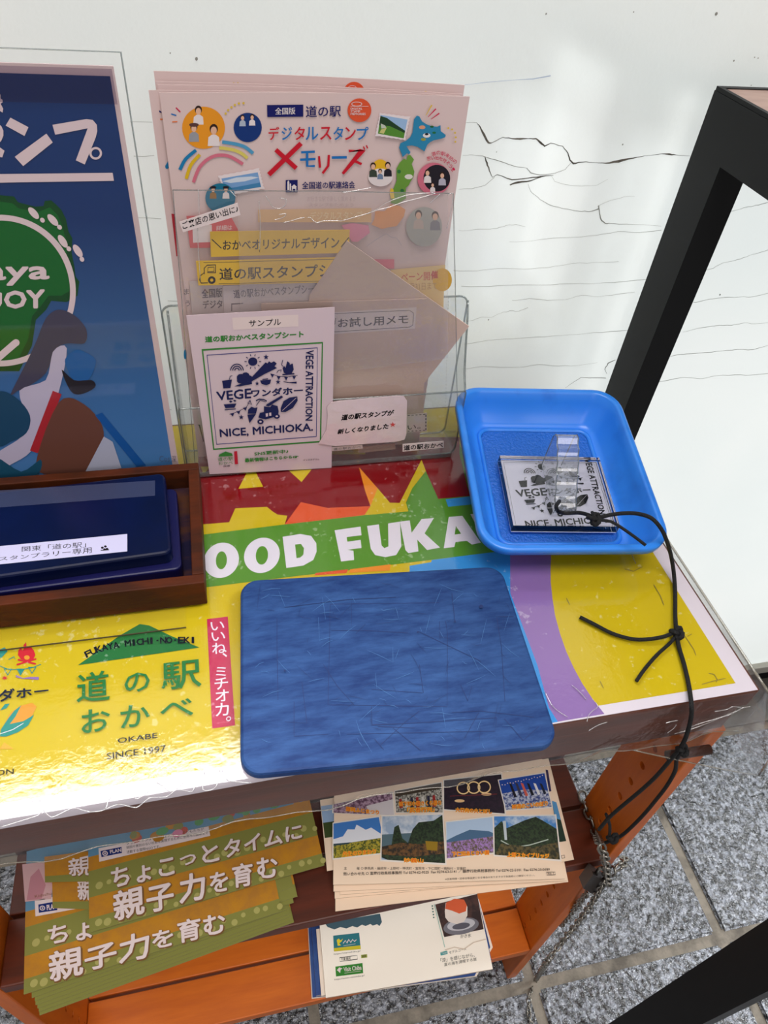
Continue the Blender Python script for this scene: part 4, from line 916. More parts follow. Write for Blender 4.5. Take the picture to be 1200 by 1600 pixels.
for i in range(5): pr.stroke([(637+i*6,649.5-i*.5),(640.5+i*6,649.2-i*.5)], .9, BK); pr.stroke([(665.5,648+i*5.2),(665.3,651.2+i*5.2)], 1.4, BK); pr.stroke([(637+i*6,674-i*.4),(640+i*6,673.8-i*.4)], .9, BK)
pr.build('print', s)
s, P = slip([(560,699),(617,693),(618,702),(560,708)], .5068, 'paper_scrap', 'beige paper scrap lying in the bottom of the holder', 'paper scrap', mat('beige_scrap', (176,142,124)))

# ================================================================= WOODEN BOX with stamp-pad case
bx = root('wooden_tray_box', (-.14, .42, .0035), 'shallow brown wooden box with ink stains holding the navy stamp-pad case', 'tray box')
BX1, BY0, BY1, BH = -.027, .352, .489, .026; BX0 = -.262; w_ = .009; Zb = .0036
ang = Matrix.Rotation(math.radians(.6), 4, 'Z')
MB().box((BX0+w_, BY0+w_, Zb), (BX1-w_, BY1-w_, Zb+.005), M_boxin).build('bottom', bx, label='ink-stained bottom')
for a, b in (((BX0, BY0, Zb), (BX1, BY0+w_-.0002, Zb+BH)), ((BX0, BY1-w_+.0002, Zb), (BX1, BY1, Zb+BH)), ((BX0, BY0+w_, Zb), (BX0+w_-.0002, BY1-w_, Zb+BH)), ((BX1-w_+.0002, BY0+w_, Zb), (BX1, BY1-w_, Zb+BH))):
    MB().box(a, b, M_box, ch=.0008).build('side', bx)
pl = MB().box((-.262, .333, .0026), (-.0435, .50, .0034), M_thin); pl_o = pl.build('clear_sheet'); tag(pl_o, 'clear plastic sheet under the wooden box, its edge showing in front', 'plastic sheet')
MB().box((-.262, .3322, .0026), (-.0435, .3329, .0035), mat('dark_plastic_edge', (70,60,40), rough=.3)).build('front_edge', pl_o)
def rbox(mb, cx, cy, w, d, r, z0, z1, mt, ang=0, n=6, inset=0.0, top_r=.0015):
    """rounded-corner slab with a softened top edge"""
    rings = [(z0, 0), (z1-top_r, 0), (z1-top_r*.3, top_r*.3), (z1, top_r)]; R = Matrix.Rotation(ang, 4, 'Z'); k = 4*(n+1); vs = []
    for z, ins in rings:
        for sx, sy, a0 in ((1, 1, 0), (-1, 1, 90), (-1, -1, 180), (1, -1, 270)):
            for i in range(n+1):
                a = math.radians(a0+90*i/n); rr_ = max(r-ins, .0002)
                v = Vector((sx*(w/2-r)+rr_*math.cos(a), sy*(d/2-r)+rr_*math.sin(a), 0)); v = R @ v
                vs.append(Vector((cx+v.x, cy+v.y, z)))
    fs = [(j*k+i, j*k+(i+1) % k, (j+1)*k+(i+1) % k, (j+1)*k+i) for j in range(len(rings)-1) for i in range(k)]
    fs += [tuple(reversed(range(k))), tuple(range((len(rings)-1)*k, len(rings)*k))]
    return mb.add(vs, fs, mt)
cs = root('stamp_pad_case', (-.15, .42, .0086), 'navy plastic stamp-pad case with a white kana label, lying in the wooden box', 'stamp pad')
rbox(MB(), -.153, .4165, .216, .092, .006, .0088, .0225, M_violet, math.radians(2.0)).build('base', cs, label='violet-blue case base')
lid = rbox(MB(), -.1575, .4215, .211, .092, .006, .0228, .0345, M_navy, math.radians(3.2), top_r=.002).build('lid', cs)
CP_ = HZ(.0345); pr = Print(CP_, .0002); cL = Q(3.158, 0, 700)
pr.poly(cL((-40,488),(628,424),(628,510),(-40,578)), mat('case_label', (200,196,226), rough=.4)); pr.text('関東「道の駅」', cL((108,486),(424,462),(424,490),(108,512)), BK, .0); pr.text('スタンプラリー専用', cL((-4,538),(452,488),(452,518),(-4,558)), BK, .0)
for x, y in ((505,492),(520,486),(516,500),(528,498)): pr.disc(cL((x, y))[0], 2.2, BK, ry=1.8, n=8)
pr.stroke(cL((497,505),(538,502)), 1.4, BK); pr.build('label', cs, label='white label with black kana')
pr = Print(CP_, .0002); TPE = film('scuffed_tape', haze=.30, hcol=(96,104,140), rough=.3)
pr.poly(cL((-40,212),(765,160),(765,235),(-40,296)), TPE); pr.build('clear_tape', cs, label='scuffed strip of clear tape')

# ================================================================= BLUE MAT
mt_ = root('stamping_mat', (.1, .28, .0027), 'worn blue rubber stamping mat with rounded corners and scratched surface', 'mat')
M_mat = mat('worn_blue_rubber', (22, 50, 104), rough=.5, spec=.25, c2=(52, 88, 144), cscale=48, cfac=(.34, .72), stretch=(.6, 2.4, 1), bump=.12, bscale=260, detail=9)
M_matside = mat('blue_rubber_side', (28, 64, 126), rough=.55)
ma = math.radians(-4.2)
mm = MB(); rbox(mm, .1000, .2795, .2135, .1600, .014, .0028, .0095, M_mat, ma, n=8, top_r=.0022)
mm.build('mat_body', mt_, smooth=False)
cm2 = Q(2.069, 300, 700); pr = Print(HZ(.0095), .0001); LS = mat('mat_ink_line', (20, 42, 96), rough=.6); LL = mat('mat_scratch', (72, 118, 172), rough=.6)
for pts in (((447,505),(800,500)), ((447,505),(440,830)), ((800,560),(802,620)), ((275,550),(275,640),(278,815)), ((330,930),(330,820)), ((330,932),(440,925)), ((355,755),(372,890),(300,885)), ((440,830),(825,836),(826,600),(820,560)),
            ((450,590),(560,590),(700,598)), ((425,700),(470,770),(525,832)), ((580,780),(745,792)), ((735,700),(748,792)), ((985,545),(1000,640),(1012,820)), ((730,592),(830,640),(935,690)), ((600,900),(720,905)), ((500,925),(980,915),(985,872)),
            ((580,835),(582,895),(700,890),(985,872)), ((840,855),(930,850),(1105,870)), ((1010,875),(1070,945),(1122,900)), ((610,960),(690,885),(735,850)), ((650,905),(740,978)), ((868,765),(892,818),(905,770)), ((590,940),(620,975)), ((930,850),(880,940)), ((840,470),(850,560)), ((530,600),(560,570)), ((990,545),(1040,545)), ((300,515),(500,490),(660,482))):
    pr.stroke(cm2(*pts), .8, LS)
rm = random.Random(11)
for _ in range(130):
    x, y = rm.uniform(190, 1080), rm.uniform(430, 960); a = rm.uniform(-.9, .9) if rm.random() < .7 else rm.uniform(1, 2); L = rm.uniform(15, 90)
    if x+L*math.cos(a) > 1060 or y+L*math.sin(a) > 1000 or y+L*math.sin(a) < 410: continue
    pr.stroke(cm2((x, y), (x+L*.5*math.cos(a), y+L*.5*math.sin(a)+rm.uniform(-4, 4)), (x+L*math.cos(a), y+L*math.sin(a))), [.2, .55, .2], LL if rm.random() < .6 else LS)
for x, y, r_ in ((935,512,6),(850,560,3),(300,720,3),(730,595,3)): pr.disc(cm2((x, y))[0], r_/2.069, LS, n=12)
pr.build('ink_lines_and_scratches', mt_, kind='stuff')

# ================================================================= BLUE PLASTIC TRAY (tipped up at the back)
YAW, TILT, TW, TD, TH = -.1327, .15, .161, .185, .034
TM = Matrix.Translation((.2801, .4253, .0362+.5*TD*math.sin(TILT)+.0028)) @ Matrix.Rotation(YAW, 4, 'Z') @ Matrix.Rotation(TILT, 4, 'X')
ty = root('plastic_tray', TM, 'blue plastic tray with rolled rim holding the clear stamp block', 'tray')
def rring(w, d, r, z, n=8):
    P = []
    for sx, sy, a0 in ((1, 1, 0), (-1, 1, 90), (-1, -1, 180), (1, -1, 270)):
        for i in range(n+1):
            a = math.radians(a0+90*i/n); P.append(Vector((sx*(w/2-r)+r*math.cos(a), sy*(d/2-r)+r*math.sin(a), z)))
    return P
def loft(rings, mt, M, cap0=False, cap1=False):
    b = MB(); k = len(rings[0]); vs = [M @ v for rg in rings for v in rg]
    fs = [(j*k+i, j*k+(i+1) % k, (j+1)*k+(i+1) % k, (j+1)*k+i) for j in range(len(rings)-1) for i in range(k)]
    if cap0: fs.append(tuple(reversed(range(k))))
    if cap1: fs.append(tuple(range((len(rings)-1)*k, len(rings)*k)))
    return b.add(vs, fs, mt)
iw, idp = TW, TD
rings = [rring(iw-.040, idp-.040, .014, -TH), rring(iw-.036, idp-.036, .016, -TH+.001), rring(iw-.012, idp-.012, .020, -.006), rring(iw-.004, idp-.004, .023, -.0085), rring(iw, idp, .025, -.0075), rring(iw+.0005, idp+.0005, .025, -.001), rring(iw-.0015, idp-.0015, .024, 0),
         rring(iw-.009, idp-.009, .022, .0002), rring(iw-.012, idp-.012, .021, -.0012), rring(iw-.017, idp-.017, .019, -.010), rring(iw-.036, idp-.036, .015, -TH+.006), rring(iw-.044, idp-.044, .012, -TH+.003), rring(iw-.056, idp-.056, .009, -TH+.0028)]
loft(rings, M_blue, TM, cap0=True).build('body', ty, smooth=True)
loft([rring(iw-.0555, idp-.0555, .009, -TH+.0027), rring(iw-.058, idp-.058, .008, -TH+.0032), rring(iw-.0585, idp-.0585, .008, -TH+.0032)], M_bluerib, TM, cap1=True).build('mesh_floor', ty)
loft([rring(iw-.048, idp-.048, .012, -TH+.0032), rring(iw-.050, idp-.050, .011, -TH+.0048), rring(iw-.054, idp-.054, .010, -TH+.0048), rring(iw-.056, idp-.056, .009, -TH+.0032)], M_blue, TM).build('floor_ridge', ty, smooth=True)
# right inner wall left plain
# clear stamp block with printed rubber face
BT = Plane(TM, -TH+.0062+.011)      # top of block
cT_ = Q(3.158, 700, 580)
loc4 = [BT.loc(p) for p in cT_((258,414),(745,420),(860,772),(313,762))]
ctr = sum(loc4, Vector())/4
hw = ((loc4[1]-loc4[0]).length+(loc4[2]-loc4[3]).length)/4; hd_ = ((loc4[0]-loc4[3]).length+(loc4[1]-loc4[2]).length)/4
e = (loc4[1]-loc4[0])+(loc4[2]-loc4[3]); ba = math.atan2(e.y, e.x)
BMx = TM @ Matrix.Translation((ctr.x, ctr.y, -TH+.0062)) @ Matrix.Rotation(ba, 4, 'Z')
sb = root('clear_stamp_block', BMx, 'clear acrylic stamp block with scalloped grip and black emblem, lying in the blue tray', 'stamp')
ib = rbox(MB(), 0, 0, .124, .128, .006, 0, .001, M_navy)
hw, hd_ = hw*.99, hd_*.985
MB().box((-hw, -hd_, .0022), (hw, hd_, .011), M_acry, M=BMx, ch=.0006).build('acrylic_plate', sb)
MB().box((-hw+.0005, -hd_+.0005, .0004), (hw-.0005, hd_-.0005, .0012), mat('white_stamp_backing', (232, 228, 240), rough=.5), M=BMx).build('backing', sb)
SP = Plane(BMx, .0012); pr = Print(SP, .0002); KK = ink((28, 28, 32))
def bmap(a, b): return Vector((-hw+2*hw*a, hd_-2*hd_*b, .0012))
class BP(Print):
    pass
# emblem laid directly in block coordinates
class DirectPlane:
    def __init__(s, M): s.M = M
    def hit(s, p, dh=0.0): return s.M @ Vector((p[0], p[1], .0012+dh))
pr = Print(DirectPlane(BMx), .0002)
sc = 2*hw/720
class EM:
    def __call__(s, *pts): return [((a-680)*sc*.98, -(b-715)*sc*1.12*.98) for a, b in pts]
def scaled(pr, f):
    o = pr.stroke
    def st(px, w, mt, closed=False): return o(px, [x*f for x in w] if isinstance(w, (list, tuple)) else w*f, mt, closed)
    pr.stroke = st
scaled(pr, sc*4)
emblem(pr, EM(), KK, ink((226,222,232)))
for ins in (.0022, .0042): pr.stroke([(-hw+ins, hd_-ins), (hw-ins, hd_-ins), (hw-ins, -hd_+ins), (-hw+ins, -hd_+ins)], .45 if ins > .003 else 1.0, KK, closed=True)
pr.build('printed_emblem', sb, kind='stuff')
# scalloped handle, long axis front to back
hl = [SPt for SPt in (BT.loc(p) for p in cT_((475,462),(505,700)))]
hp0 = BMx.inverted() @ (TM @ hl[0]); hp1 = BMx.inverted() @ (TM @ hl[1])
xh = (hp0.x+hp1.x)/2; yr, yf = hp0.y, hp1.y
prof = [(yr, .0112), (yr, .050), (yr-.003, .055), (yr-.008, .056)]
n = 5; ya, yb2 = yr-.008, yf+.004
for i in range(n):
    t0_, t1_ = i/n, (i+1)/n
    za = .056-(.056-.020)*(t0_**1.3); zb_ = .056-(.056-.020)*(t1_**1.3); y0_ = ya+(yb2-ya)*t0_; y1_ = ya+(yb2-ya)*t1_
    for k in range(1, 5):
        t = k/5; prof.append((y0_+(y1_-y0_)*t, za+(zb_-za)*t-.0022*math.sin(math.pi*t)))
    prof.append((y1_, zb_))
prof += [(yf, .0165), (yf, .0112)]
hmesh = MB().prism([BMx @ Vector((xh, a, b)) for a, b in prof], (BMx.to_3x3() @ Vector((1, 0, 0))), .0185, film('acrylic_grip', tint=(.94,.96,.98), haze=.10, hcol=(225,228,240), refl=3.2, rough=.03))
hmesh.build('grip', sb, label='scalloped clear grip')
for dx in (0, .0185): MB().tube([BMx @ Vector((xh+dx, a, b)) for a, b in prof], .0006, M_holderedge, n=5).build('grip_edge', sb)

# ================================================================= BLACK CORD
def cpts(lst):
    out = []
    for px, pl in lst: out.append(pl.hit(px) if isinstance(pl, Plane) else pl)
    return out
cr = root('black_cord', (.33, .36, .02), 'thin knotted black cord running from the stamp grip over the rack front to the chain', 'cord')
def hz(z): return HZ(z)
fl_ = .052
c1 = cpts([(p, hz(z)) for p, z in (((874,783),.047),((869,791),.056),((872,799),.045),((884,802),.056),((903,801),.05),((918,804),.053),((931,809),.056),((947,806),.056),((963,803),.058),((991,802),.062),((1017,809),.064),((1033,826),.058),((1041,843),.047),((1048,866),.028),((1053,897),.008),((1055,930),.005),((1055,960),.0052),((1056.5,986),.0065))])
MB().tube(c1, .0017, M_cord, n=7, smooth_iter=2).build('upper_strand', cr, smooth=True)
def knot(pts, r, name):
    MB().tube(pts, r, M_cord, n=7, smooth_iter=2).build(name, cr, smooth=True)
def knotpts(c, s, seed):
    rn = random.Random(seed); P = []
    for i in range(15):
        t = 2*math.pi*i/15*2
        P.append(c+Vector(((math.sin(t)+2*math.sin(2*t))*s*.36, (math.cos(t)-2*math.cos(2*t))*s*.36, -math.sin(3*t)*s*.5)))
    return P
knot(knotpts(hz(.057).hit((929,811)), .0052, 1), .0018, 'knot')
MB().tube(cpts([(p, hz(z)) for p, z in (((925,800),.058),((933,812),.059),((955,815),.058),((985,834),.056),((1009,852),.053))]), .0013, M_cord, n=7, smooth_iter=2).build('short_tail', cr, smooth=True)
knot([v+Vector((0, 0, .002)) for v in knotpts(hz(.006).hit((1057,991)), .0048, 2)], .0018, 'knot')
MB().tube(cpts([(p, hz(z)) for p, z in (((1060,984),.007),((1040,994),.0065),((1010,999),.005),((985,998),.0045),((955,989),.0042),((930,976),.0042),((906,964),.0042))]), .0016, M_cord, n=7, smooth_iter=2).build('left_tail', cr, smooth=True)
MB().tube(cpts([(p, hz(z)) for p, z in (((1058,990),.006),((1048,1004),.005),((1030,1020),.0045),((1016,1035),.0042),((1004,1050),.0042),((994.6,1064),.0042))]), .0014, M_cord, n=7, smooth_iter=2).build('lower_tail', cr, smooth=True)
yc_ = VY(.198)
c2 = cpts([((1057,992), hz(.0065)), ((1061,1012), hz(.0042)), ((1068,1035), hz(.0042)), ((1074,1060), hz(.0042)), ((1078,1082), hz(.0042)), ((1080.5,1105), hz(.0044)), ((1080,1121), VY(.203)), ((1075,1142), VY(.200)), ((1067,1162), yc_), ((1050,1184), yc_), ((1025,1213), yc_), ((1000,1236), yc_), ((976,1256), yc_), ((953,1276), yc_), ((936,1296), VY(.200))])
MB().tube(c2, .0017, M_cord, n=7, smooth_iter=2).build('front_strand', cr, smooth=True)
c3_ = cpts([((1066,1172), yc_), ((1057,1186), yc_), ((1055,1204), yc_), ((1042,1228), yc_), ((1025,1250), yc_), ((1003,1276), yc_), ((976,1302), yc_), ((960,1311), VY(.200)), ((945,1317), VY(.201))])
MB().tube(c3_, .0017, M_cord, n=7, smooth_iter=2).build('rear_strand', cr, smooth=True)
knot(knotpts(VY(.196).hit((1067,1172)), .004, 3), .0017, 'knot')
knot([Vector((v.x, .197+(v.y-.197)*.6, v.z)) for v in knotpts(VY(.197).hit((958,1310)), .0055, 4)], .002, 'knot')
MB().tube(cpts([((952,1308), VY(.199)), ((953,1290), VY(.202)), ((947,1272), VY(.206))]), .0015, M_cord, n=6, smooth_iter=1).build('loose_tail', cr, smooth=True)

# ================================================================= CHAIN, PADLOCK
def link_mesh(L, w, r):
    b = MB(); P = []
    for i in range(14):
        a = 2*math.pi*i/14; P.append(Vector((math.cos(a)*w/2, 0, math.sin(a)*w/2+(L/2-w/2)*(1 if math.sin(a) > 0 else -1))))
    b.tube(P, r, M_chain, n=6, closed=True); return b
def chain(rt, path, L, w, r, twist=90, name='chain_link'):
    P = path
    for _ in range(3): P = catmull(P)
    base = None; D = [0]
    for a, b in zip(P, P[1:]): D.append(D[-1]+(b-a).length)
    pitch = L-2.2*r; n = int(D[-1]/pitch); me = None; inv = ORG[rt.name].inverted()
    for i in range(n):
        d = pitch*(i+.5); j = max(k for k in range(len(D)) if D[k] <= d); j = min(j, len(P)-2)
        u = (P[j+1]-P[j]).normalized(); c = P[j]+u*(d-D[j])
        R = u.to_track_quat('Z', 'Y').to_matrix().to_4x4() @ Matrix.Rotation(math.radians(twist*i+25), 4, 'Z')
        if me is None:
            o = link_mesh(L, w, r).build(name, None, smooth=True); me = o.data; o.parent = rt
        else:
            o = bpy.data.objects.new(name, me); COL.objects.link(o); o.parent = rt
        o.matrix_local = inv @ (Matrix.Translation(c) @ R)
yv = lambda y: VY(y)
ch1 = root('steel_chain', (.36, .2, -.36), 'rusty steel link chain looped round the rack right front leg at the middle shelf', 'chain')
chain(ch1, cpts([((909,1238), HZ(S1+.008)), ((914,1258), HZ(S1+.006)), ((924,1281), HZ(S1+.006)), ((931,1303), HZ(S1+.007)), ((939,1322), VY(.203)), ((946,1344), VY(.199)), ((947,1362), VY(.197)), ((950,1384), VY(.196))]), .0125, .0085, .0013)
chain(ch1, cpts([((976,1340), VY(.215)), ((972,1352), VY(.203)), ((958,1360), VY(.200)), ((952,1368), VY(.199))]), .0125, .0085, .0013)
ch2 = root('thin_steel_chain', (.38, .18, -.6), 'thin twisted steel chain hanging from the padlock down to the floor tiles', 'chain')
pth = [((945,1376), VY(.194)), ((934,1395), VY(.192)), ((916,1424), VY(.188)), ((893,1453), VY(.182)), ((872,1480), VY(.176)), ((851,1508), VY(.168)), ((838,1530), HZ(ZF+.006)), ((829,1550), HZ(ZF+.005)), ((826,1572), HZ(ZF+.005)), ((828,1592), HZ(ZF+.005)), ((834,1612), HZ(ZF+.005))]
chain(ch2, cpts(pth), .0088, .0062, .0011, twist=70)
chain(ch2, cpts([((917,1396), VY(.20)), ((905,1410), VY(.206)), ((888,1432), VY(.214)), ((876,1448), VY(.2195))]), .0088, .0062, .0011, twist=70)
lk = root('padlock', (.36, .195, -.42), 'dark metal padlock hanging on the chain below the middle shelf', 'padlock')
LP = VY(.1955)
MB().prism([LP.hit(p) for p in ((911,1388),(927,1367),(950,1382),(933,1402))], (0, 1, 0), .012, M_lock).build('lock_body', lk)
shp = cpts([((930,1372), VY(.2)), ((934,1360), VY(.2)), ((943,1356), VY(.2)), ((950,1364), VY(.2)), ((946,1379), VY(.2))])
MB().tube(shp, .0020, M_chain, n=8, smooth_iter=2).build('shackle', lk, smooth=True)

# ================================================================= BROCHURES ON THE MIDDLE SHELF
def rigid(plane, px):
    """frame on the plane from pixel corners BL, BR (x axis) plus TL for the side"""
    a, b, c = (plane.hit(p) for p in px[:3]); u = (b-a).normalized(); n = Vector((0, 0, 1)); v = n.cross(u)
    M = Matrix(((u.x, v.x, 0, a.x), (u.y, v.y, 0, a.y), (0, 0, 1, a.z), (0, 0, 0, 1))); return M, (b-a).length
YO = ink((216, 156, 36)); YG = ink((130, 130, 66)); YD = ink((168, 162, 96)); BR_ = ink((120, 84, 50)); WW = ink((224, 208, 208)); SKY = ink((96, 140, 170)); PKF = ink((214, 130, 160)); PLB = ink((28, 44, 110))
M_yo = mat('yellow_orange_ink', (186, 128, 34), rough=.5, spec=.2, c2=(170, 116, 44), cscale=60)
cY = Q(2.3077, 0, 1240)
D1 = .128
def brochure(Mr, w, label, full=True, name='parenting_brochure', grp='yellow and green parenting brochures'):
    r = root(name, Mr, label, 'brochure', grp); d = D1
    b = MB(); b.box((0, 0, -.0007), (w, d, 0), mat('brochure_edge_green', (140, 138, 92), rough=.7), M=Mr); b.build('paper_sheet', r)
    class LP_:  M = Mr
    pl = Plane(Mr, 0); pr = Print(pl, .00012)
    def q(x0, y0, x1, y1): return [(x0, y0), (x1, y0), (x1, y1), (x0, y1)]
    class D2:
        def __init__(s): s.M = Mr
        def hit(s, p, dh=0.0): return Mr @ Vector((p[0], p[1], dh))
    pr.p = D2()
    for y0, y1, m_ in ((0, .012, YG), (.012, .031, M_yo), (.031, .056, YG), (.056, .070, M_yo), (.070, d, SKY)): pr.poly(q(0, y0, w, y1), m_)
    pr.build('colour_bands', r)
    if full:
        pr = Print(D2(), .00025); rn = random.Random(5)
        for i in range(22):
            for yy in (.005, .0385):
                pr.disc((.008+i*w/22+rn.uniform(-.002, .002), yy+rn.uniform(-.003, .003)), rn.uniform(.0022, .0036), YD, n=12)
        for i in range(26):
            x, y = rn.uniform(.01, w-.01), .070+rn.uniform(.0, .012)
            pr.disc((x, y), rn.uniform(.003, .007), rn.choice([PKF, YG, ink((90,150,90)), M_yo, ink((190,80,60))]), ry=.004, n=12)
        pr.build('dots_and_flowers', r, kind='stuff')
    return r
def ytext(plane, items, r, name='lettering'):
    pr = Print(plane, .0004)
    for t, quad, m_ in items:
        if m_ is WW: pr.text(t, [(x+1, y+1) for x, y in quad], BR_, .075)
        pr.text(t, quad, m_, .035 if m_ is WW else 0)
    pr.build(name, r)
def plan(plane, r, lab, blue, txtq, lines=()):
    pr = Print(plane, .0006); pr.poly(lab, WW); pr.poly(blue, PLB); pr.text('PLAN', txtq, WW, .04)
    cx = (blue[0][0]*.78+blue[1][0]*.22, (blue[0][1]+blue[3][1])/2-1)
    pr.ring(cx, 3.6, 1.4, WW, ry=3.2, n=16); pr.disc(cx, 1.4, WW, n=8)
    for t, q in lines: pr.text(t, q, BK, 0)
    pr.build('publisher_label', r, kind='stuff')
# lower-left fan: top brochure and the sheets below it
zt = S1+.0165
PL2 = HZ(zt)
M2, w2 = rigid(PL2, [(37,1554),(440,1424),(35,1348)])
names = ['second', 'third', 'fourth', 'fifth', 'sixth', 'bottom']
b2 = brochure(M2, w2, 'lower yellow brochure lying on top of the fanned pile, front left of the middle shelf')
for i, (dx, dy, da) in enumerate(((.006,-.003,.03),(.0085,-.0055,.035),(.009,-.0085,.03),(.0105,-.011,.032),(.0115,-.0135,.03),(.012,-.016,.032))):
    Mi = Matrix.Translation((dx, dy, -.0028-.0016*(i+1))) @ M2 @ Matrix.Rotation(da, 4, 'Z')
    brochure(Mi, w2, names[i]+' brochure down in the fanned yellow pile at the front left of the shelf', full=False)
T2 = HZ(zt)
ytext(T2, [('ちょ', cY((172,482),(330,446),(330,522),(178,545)), WW), ('親', cY((176,576),(296,548),(298,650),(182,682)), WW), ('子力', cY((306,560),(536,490),(536,590),(308,640)), WW), ('を', cY((548,500),(622,484),(624,545),(552,562)), WW), ('育む', cY((640,462),(808,424),(812,500),(645,540)), WW)], b2)
plan(T2, b2, cY((125,385),(330,345),(332,405),(128,443)), cY((138,400),(205,388),(207,420),(140,430)), cY((168,402),(202,396),(203,414),(170,420)))
pr = Print(T2, .0006); pr.poly(cY((80,255),(160,245),(190,322),(185,380),(90,390)), ink((206,166,168))); pr.poly(cY((96,385),(110,300),(140,270),(165,330),(150,380)), ink((188,130,140))); pr.text('Kidscho', cY((125,366),(188,354),(188,364),(126,376)), BR_, 0); pr.build('pink_picture', b2)
for k, (q, t, lab) in enumerate(((((188,318),(330,302),(332,418),(190,412)), ((282,312),(330,300),(330,388),(284,384)), 'small strip of a yellow brochure under the upper brochure, lower of two'), (((160,228),(335,205),(335,316),(162,320)), ((248,240),(330,222),(330,296),(252,300)), 'small strip of a yellow brochure under the upper brochure, upper of two'))):
    zz = zt+.002+.0015*k; pl = HZ(zz); px = cY(*q); c_ = pl.hit(px[3])
    r = root('parenting_brochure', (c_.x, c_.y, zz), lab, 'brochure', 'yellow and green parenting brochures')
    sheet(pl, px, .0006, M_yo).build('paper_sheet', r)
    pr = Print(pl, .0002); pr.poly(cY((q[3][0],q[3][1]-22),(q[2][0],q[2][1]-30),q[2],q[3]), YG); pr.text('親', cY(*t), BR_, .05); pr.text('親', [(x-1,y-1) for x,y in cY(*t)], WW, .03); pr.build('print', r)
zu = zt+.0055
PL1 = HZ(zu); M1, w1 = rigid(PL1, [(139.5,1457),(507,1352),(136,1327)])
for i, (dx, dy, da) in enumerate(((.014,.020,.0),(.017,.011,.0),(.013,.004,.01))):
    Mi = Matrix.Translation((dx, dy, -.0008*(i+1))) @ M2 @ Matrix.Rotation(da, 4, 'Z')
    brochure(Mi, w2, ('uppermost', 'middle', 'lowest')[i]+' of three yellow brochures fanned out right of the lower yellow brochure', full=False)
b1 = brochure(M1, w1, 'upper yellow brochure with two full lines of white kana and a publisher label')
ytext(PL1, [('ちょこ', cY((400,272),(628,222),(628,292),(408,342)), WW), ('っ', cY((648,228),(706,216),(706,250),(652,262)), WW), ('と', cY((726,190),(786,178),(790,240),(732,252)), WW), ('タイムに', cY((806,170),(1086,106),(1088,160),(812,232)), WW),
            ('親', cY((408,358),(516,330),(520,430),(414,462)), WW), ('子', cY((528,342),(622,320),(626,412),(532,430)), WW), ('力', cY((648,298),(736,280),(738,378),(650,396)), WW), ('を', cY((756,290),(820,276),(822,348),(760,358)), WW), ('育', cY((838,260),(908,246),(910,328),(842,340)), WW), ('む', cY((926,236),(998,224),(1000,300),(930,306)), WW)], b1)
plan(PL1, b1, cY((355,197),(752,118),(758,152),(358,246)), cY((362,207),(438,192),(440,214),(366,229)), cY((396,204),(436,197),(437,209),(398,216)),
     [('プラン・インターナショナルは、子どもたちが', cY((455,176),(735,122),(736,132),(456,186))), ('貧困や差別のない社会を実現するために世界75カ国以上で', cY((455,190),(750,135),(750,146),(456,200))), ('活動する国際NGOです。', cY((456,206),(578,184),(579,195),(457,217)))])

# photo brochures on the right
cP = Q(2.6667, 470, 1180)
CREAM = (242, 216, 190)
M_cream = mat('cream_flyer_paper', CREAM, rough=.5, spec=.35)
M_pedge = mat('cream_flyer_edge', (190, 168, 144), rough=.8)
def pflyer(px, z, label, dx=0, dy=0):
    pl = HZ(z); P = [pl.hit(p)+Vector((dx, dy, 0)) for p in px]
    r = root('sightseeing_flyer', P[0], label, 'flyer', 'cream sightseeing flyers')
    MB().prism([P[0], P[1], P[2], P[3]], (0, 0, -1), .0007, M_cream, M_pedge).build('paper_sheet', r); return r, pl
zp = S1+.020
fpx = [(520.6,1382.5),(882.5,1373),(846,1180),(522.5,1235)]
nn = ('second', 'third', 'fourth', 'fifth', 'sixth')
pflyer([(524,1424),(888,1378),(850,1190),(524,1250)], S1+.003, 'lowest cream sightseeing flyer, sticking out furthest at the front')
for i, (p_) in enumerate(([(523,1404),(884,1370),(846,1190),(522,1240)], [(531,1398),(880,1374),(842,1190),(528,1240)], [(521,1393),(886,1376),(846,1190),(524,1240)])):
    pflyer(p_, S1+.006+.003*i, ('fourth', 'third', 'second')[i]+' cream sightseeing flyer down from the top of its pile')
rf, pl = pflyer([(800,1362),(897,1343),(857,1185),(760,1200)], S1+.0165, 'cream flyer turned to the right under the top photo flyer')
pr = Print(pl, .0002); pr.poly(cP((1046,190),(1065,196),(1106,358),(1074,362)), ink((44,60,50))); pr.poly(cP((1046,190),(1065,196),(1084,270),(1060,262)), ink((90,150,200))); pr.poly(cP((1020,60),(1030,62),(1044,150),(1034,152)), ink((60,50,90))); pr.stroke(cP((1086,418),(1098,416),(1100,428),(1088,430)), .6, BK, closed=True); pr.build('print', rf)
lf, pl = pflyer([(511,1361),(560,1352),(560,1240),(500,1250)], S1+.0175, 'cream flyer strip showing left of the top photo flyer')
pr = Print(pl, .0002); pr.poly(cP((85,212),(140,205),(140,340),(100,345)), ink((60,74,40))); pr.poly(cP((84,212),(140,205),(140,275),(92,282)), ink((150,176,210))); pr.build('print', lf)
tf, pl = pflyer(fpx, zp, 'topmost cream flyer with eight framed landscape photos and orange captions')
lay_ = [.0002]
def photo(q, fn, name='landscape_photo'):
    pr = Print(pl, lay_[0]); lay_[0] += .00002
    px = cP(*q); f = quadmap(px)
    m = 4/2.6667; bd = [f(-.02, -.03), f(1.02, -.03), f(1.02, 1.04), f(-.02, 1.04)]; pr.poly(bd, ink((232,224,216)))
    def F_(*p): return [f(min(max(a, 0), 1), min(max(b, 0), 1)) for a, b in p]
    fn(pr, F_, f); pr.build(name, tf); lay_[0] += .0001
def rg(n, a, seed, y0):
    rn = random.Random(seed); return [(i/n, y0+rn.uniform(-a, a)) for i in range(n+1)]
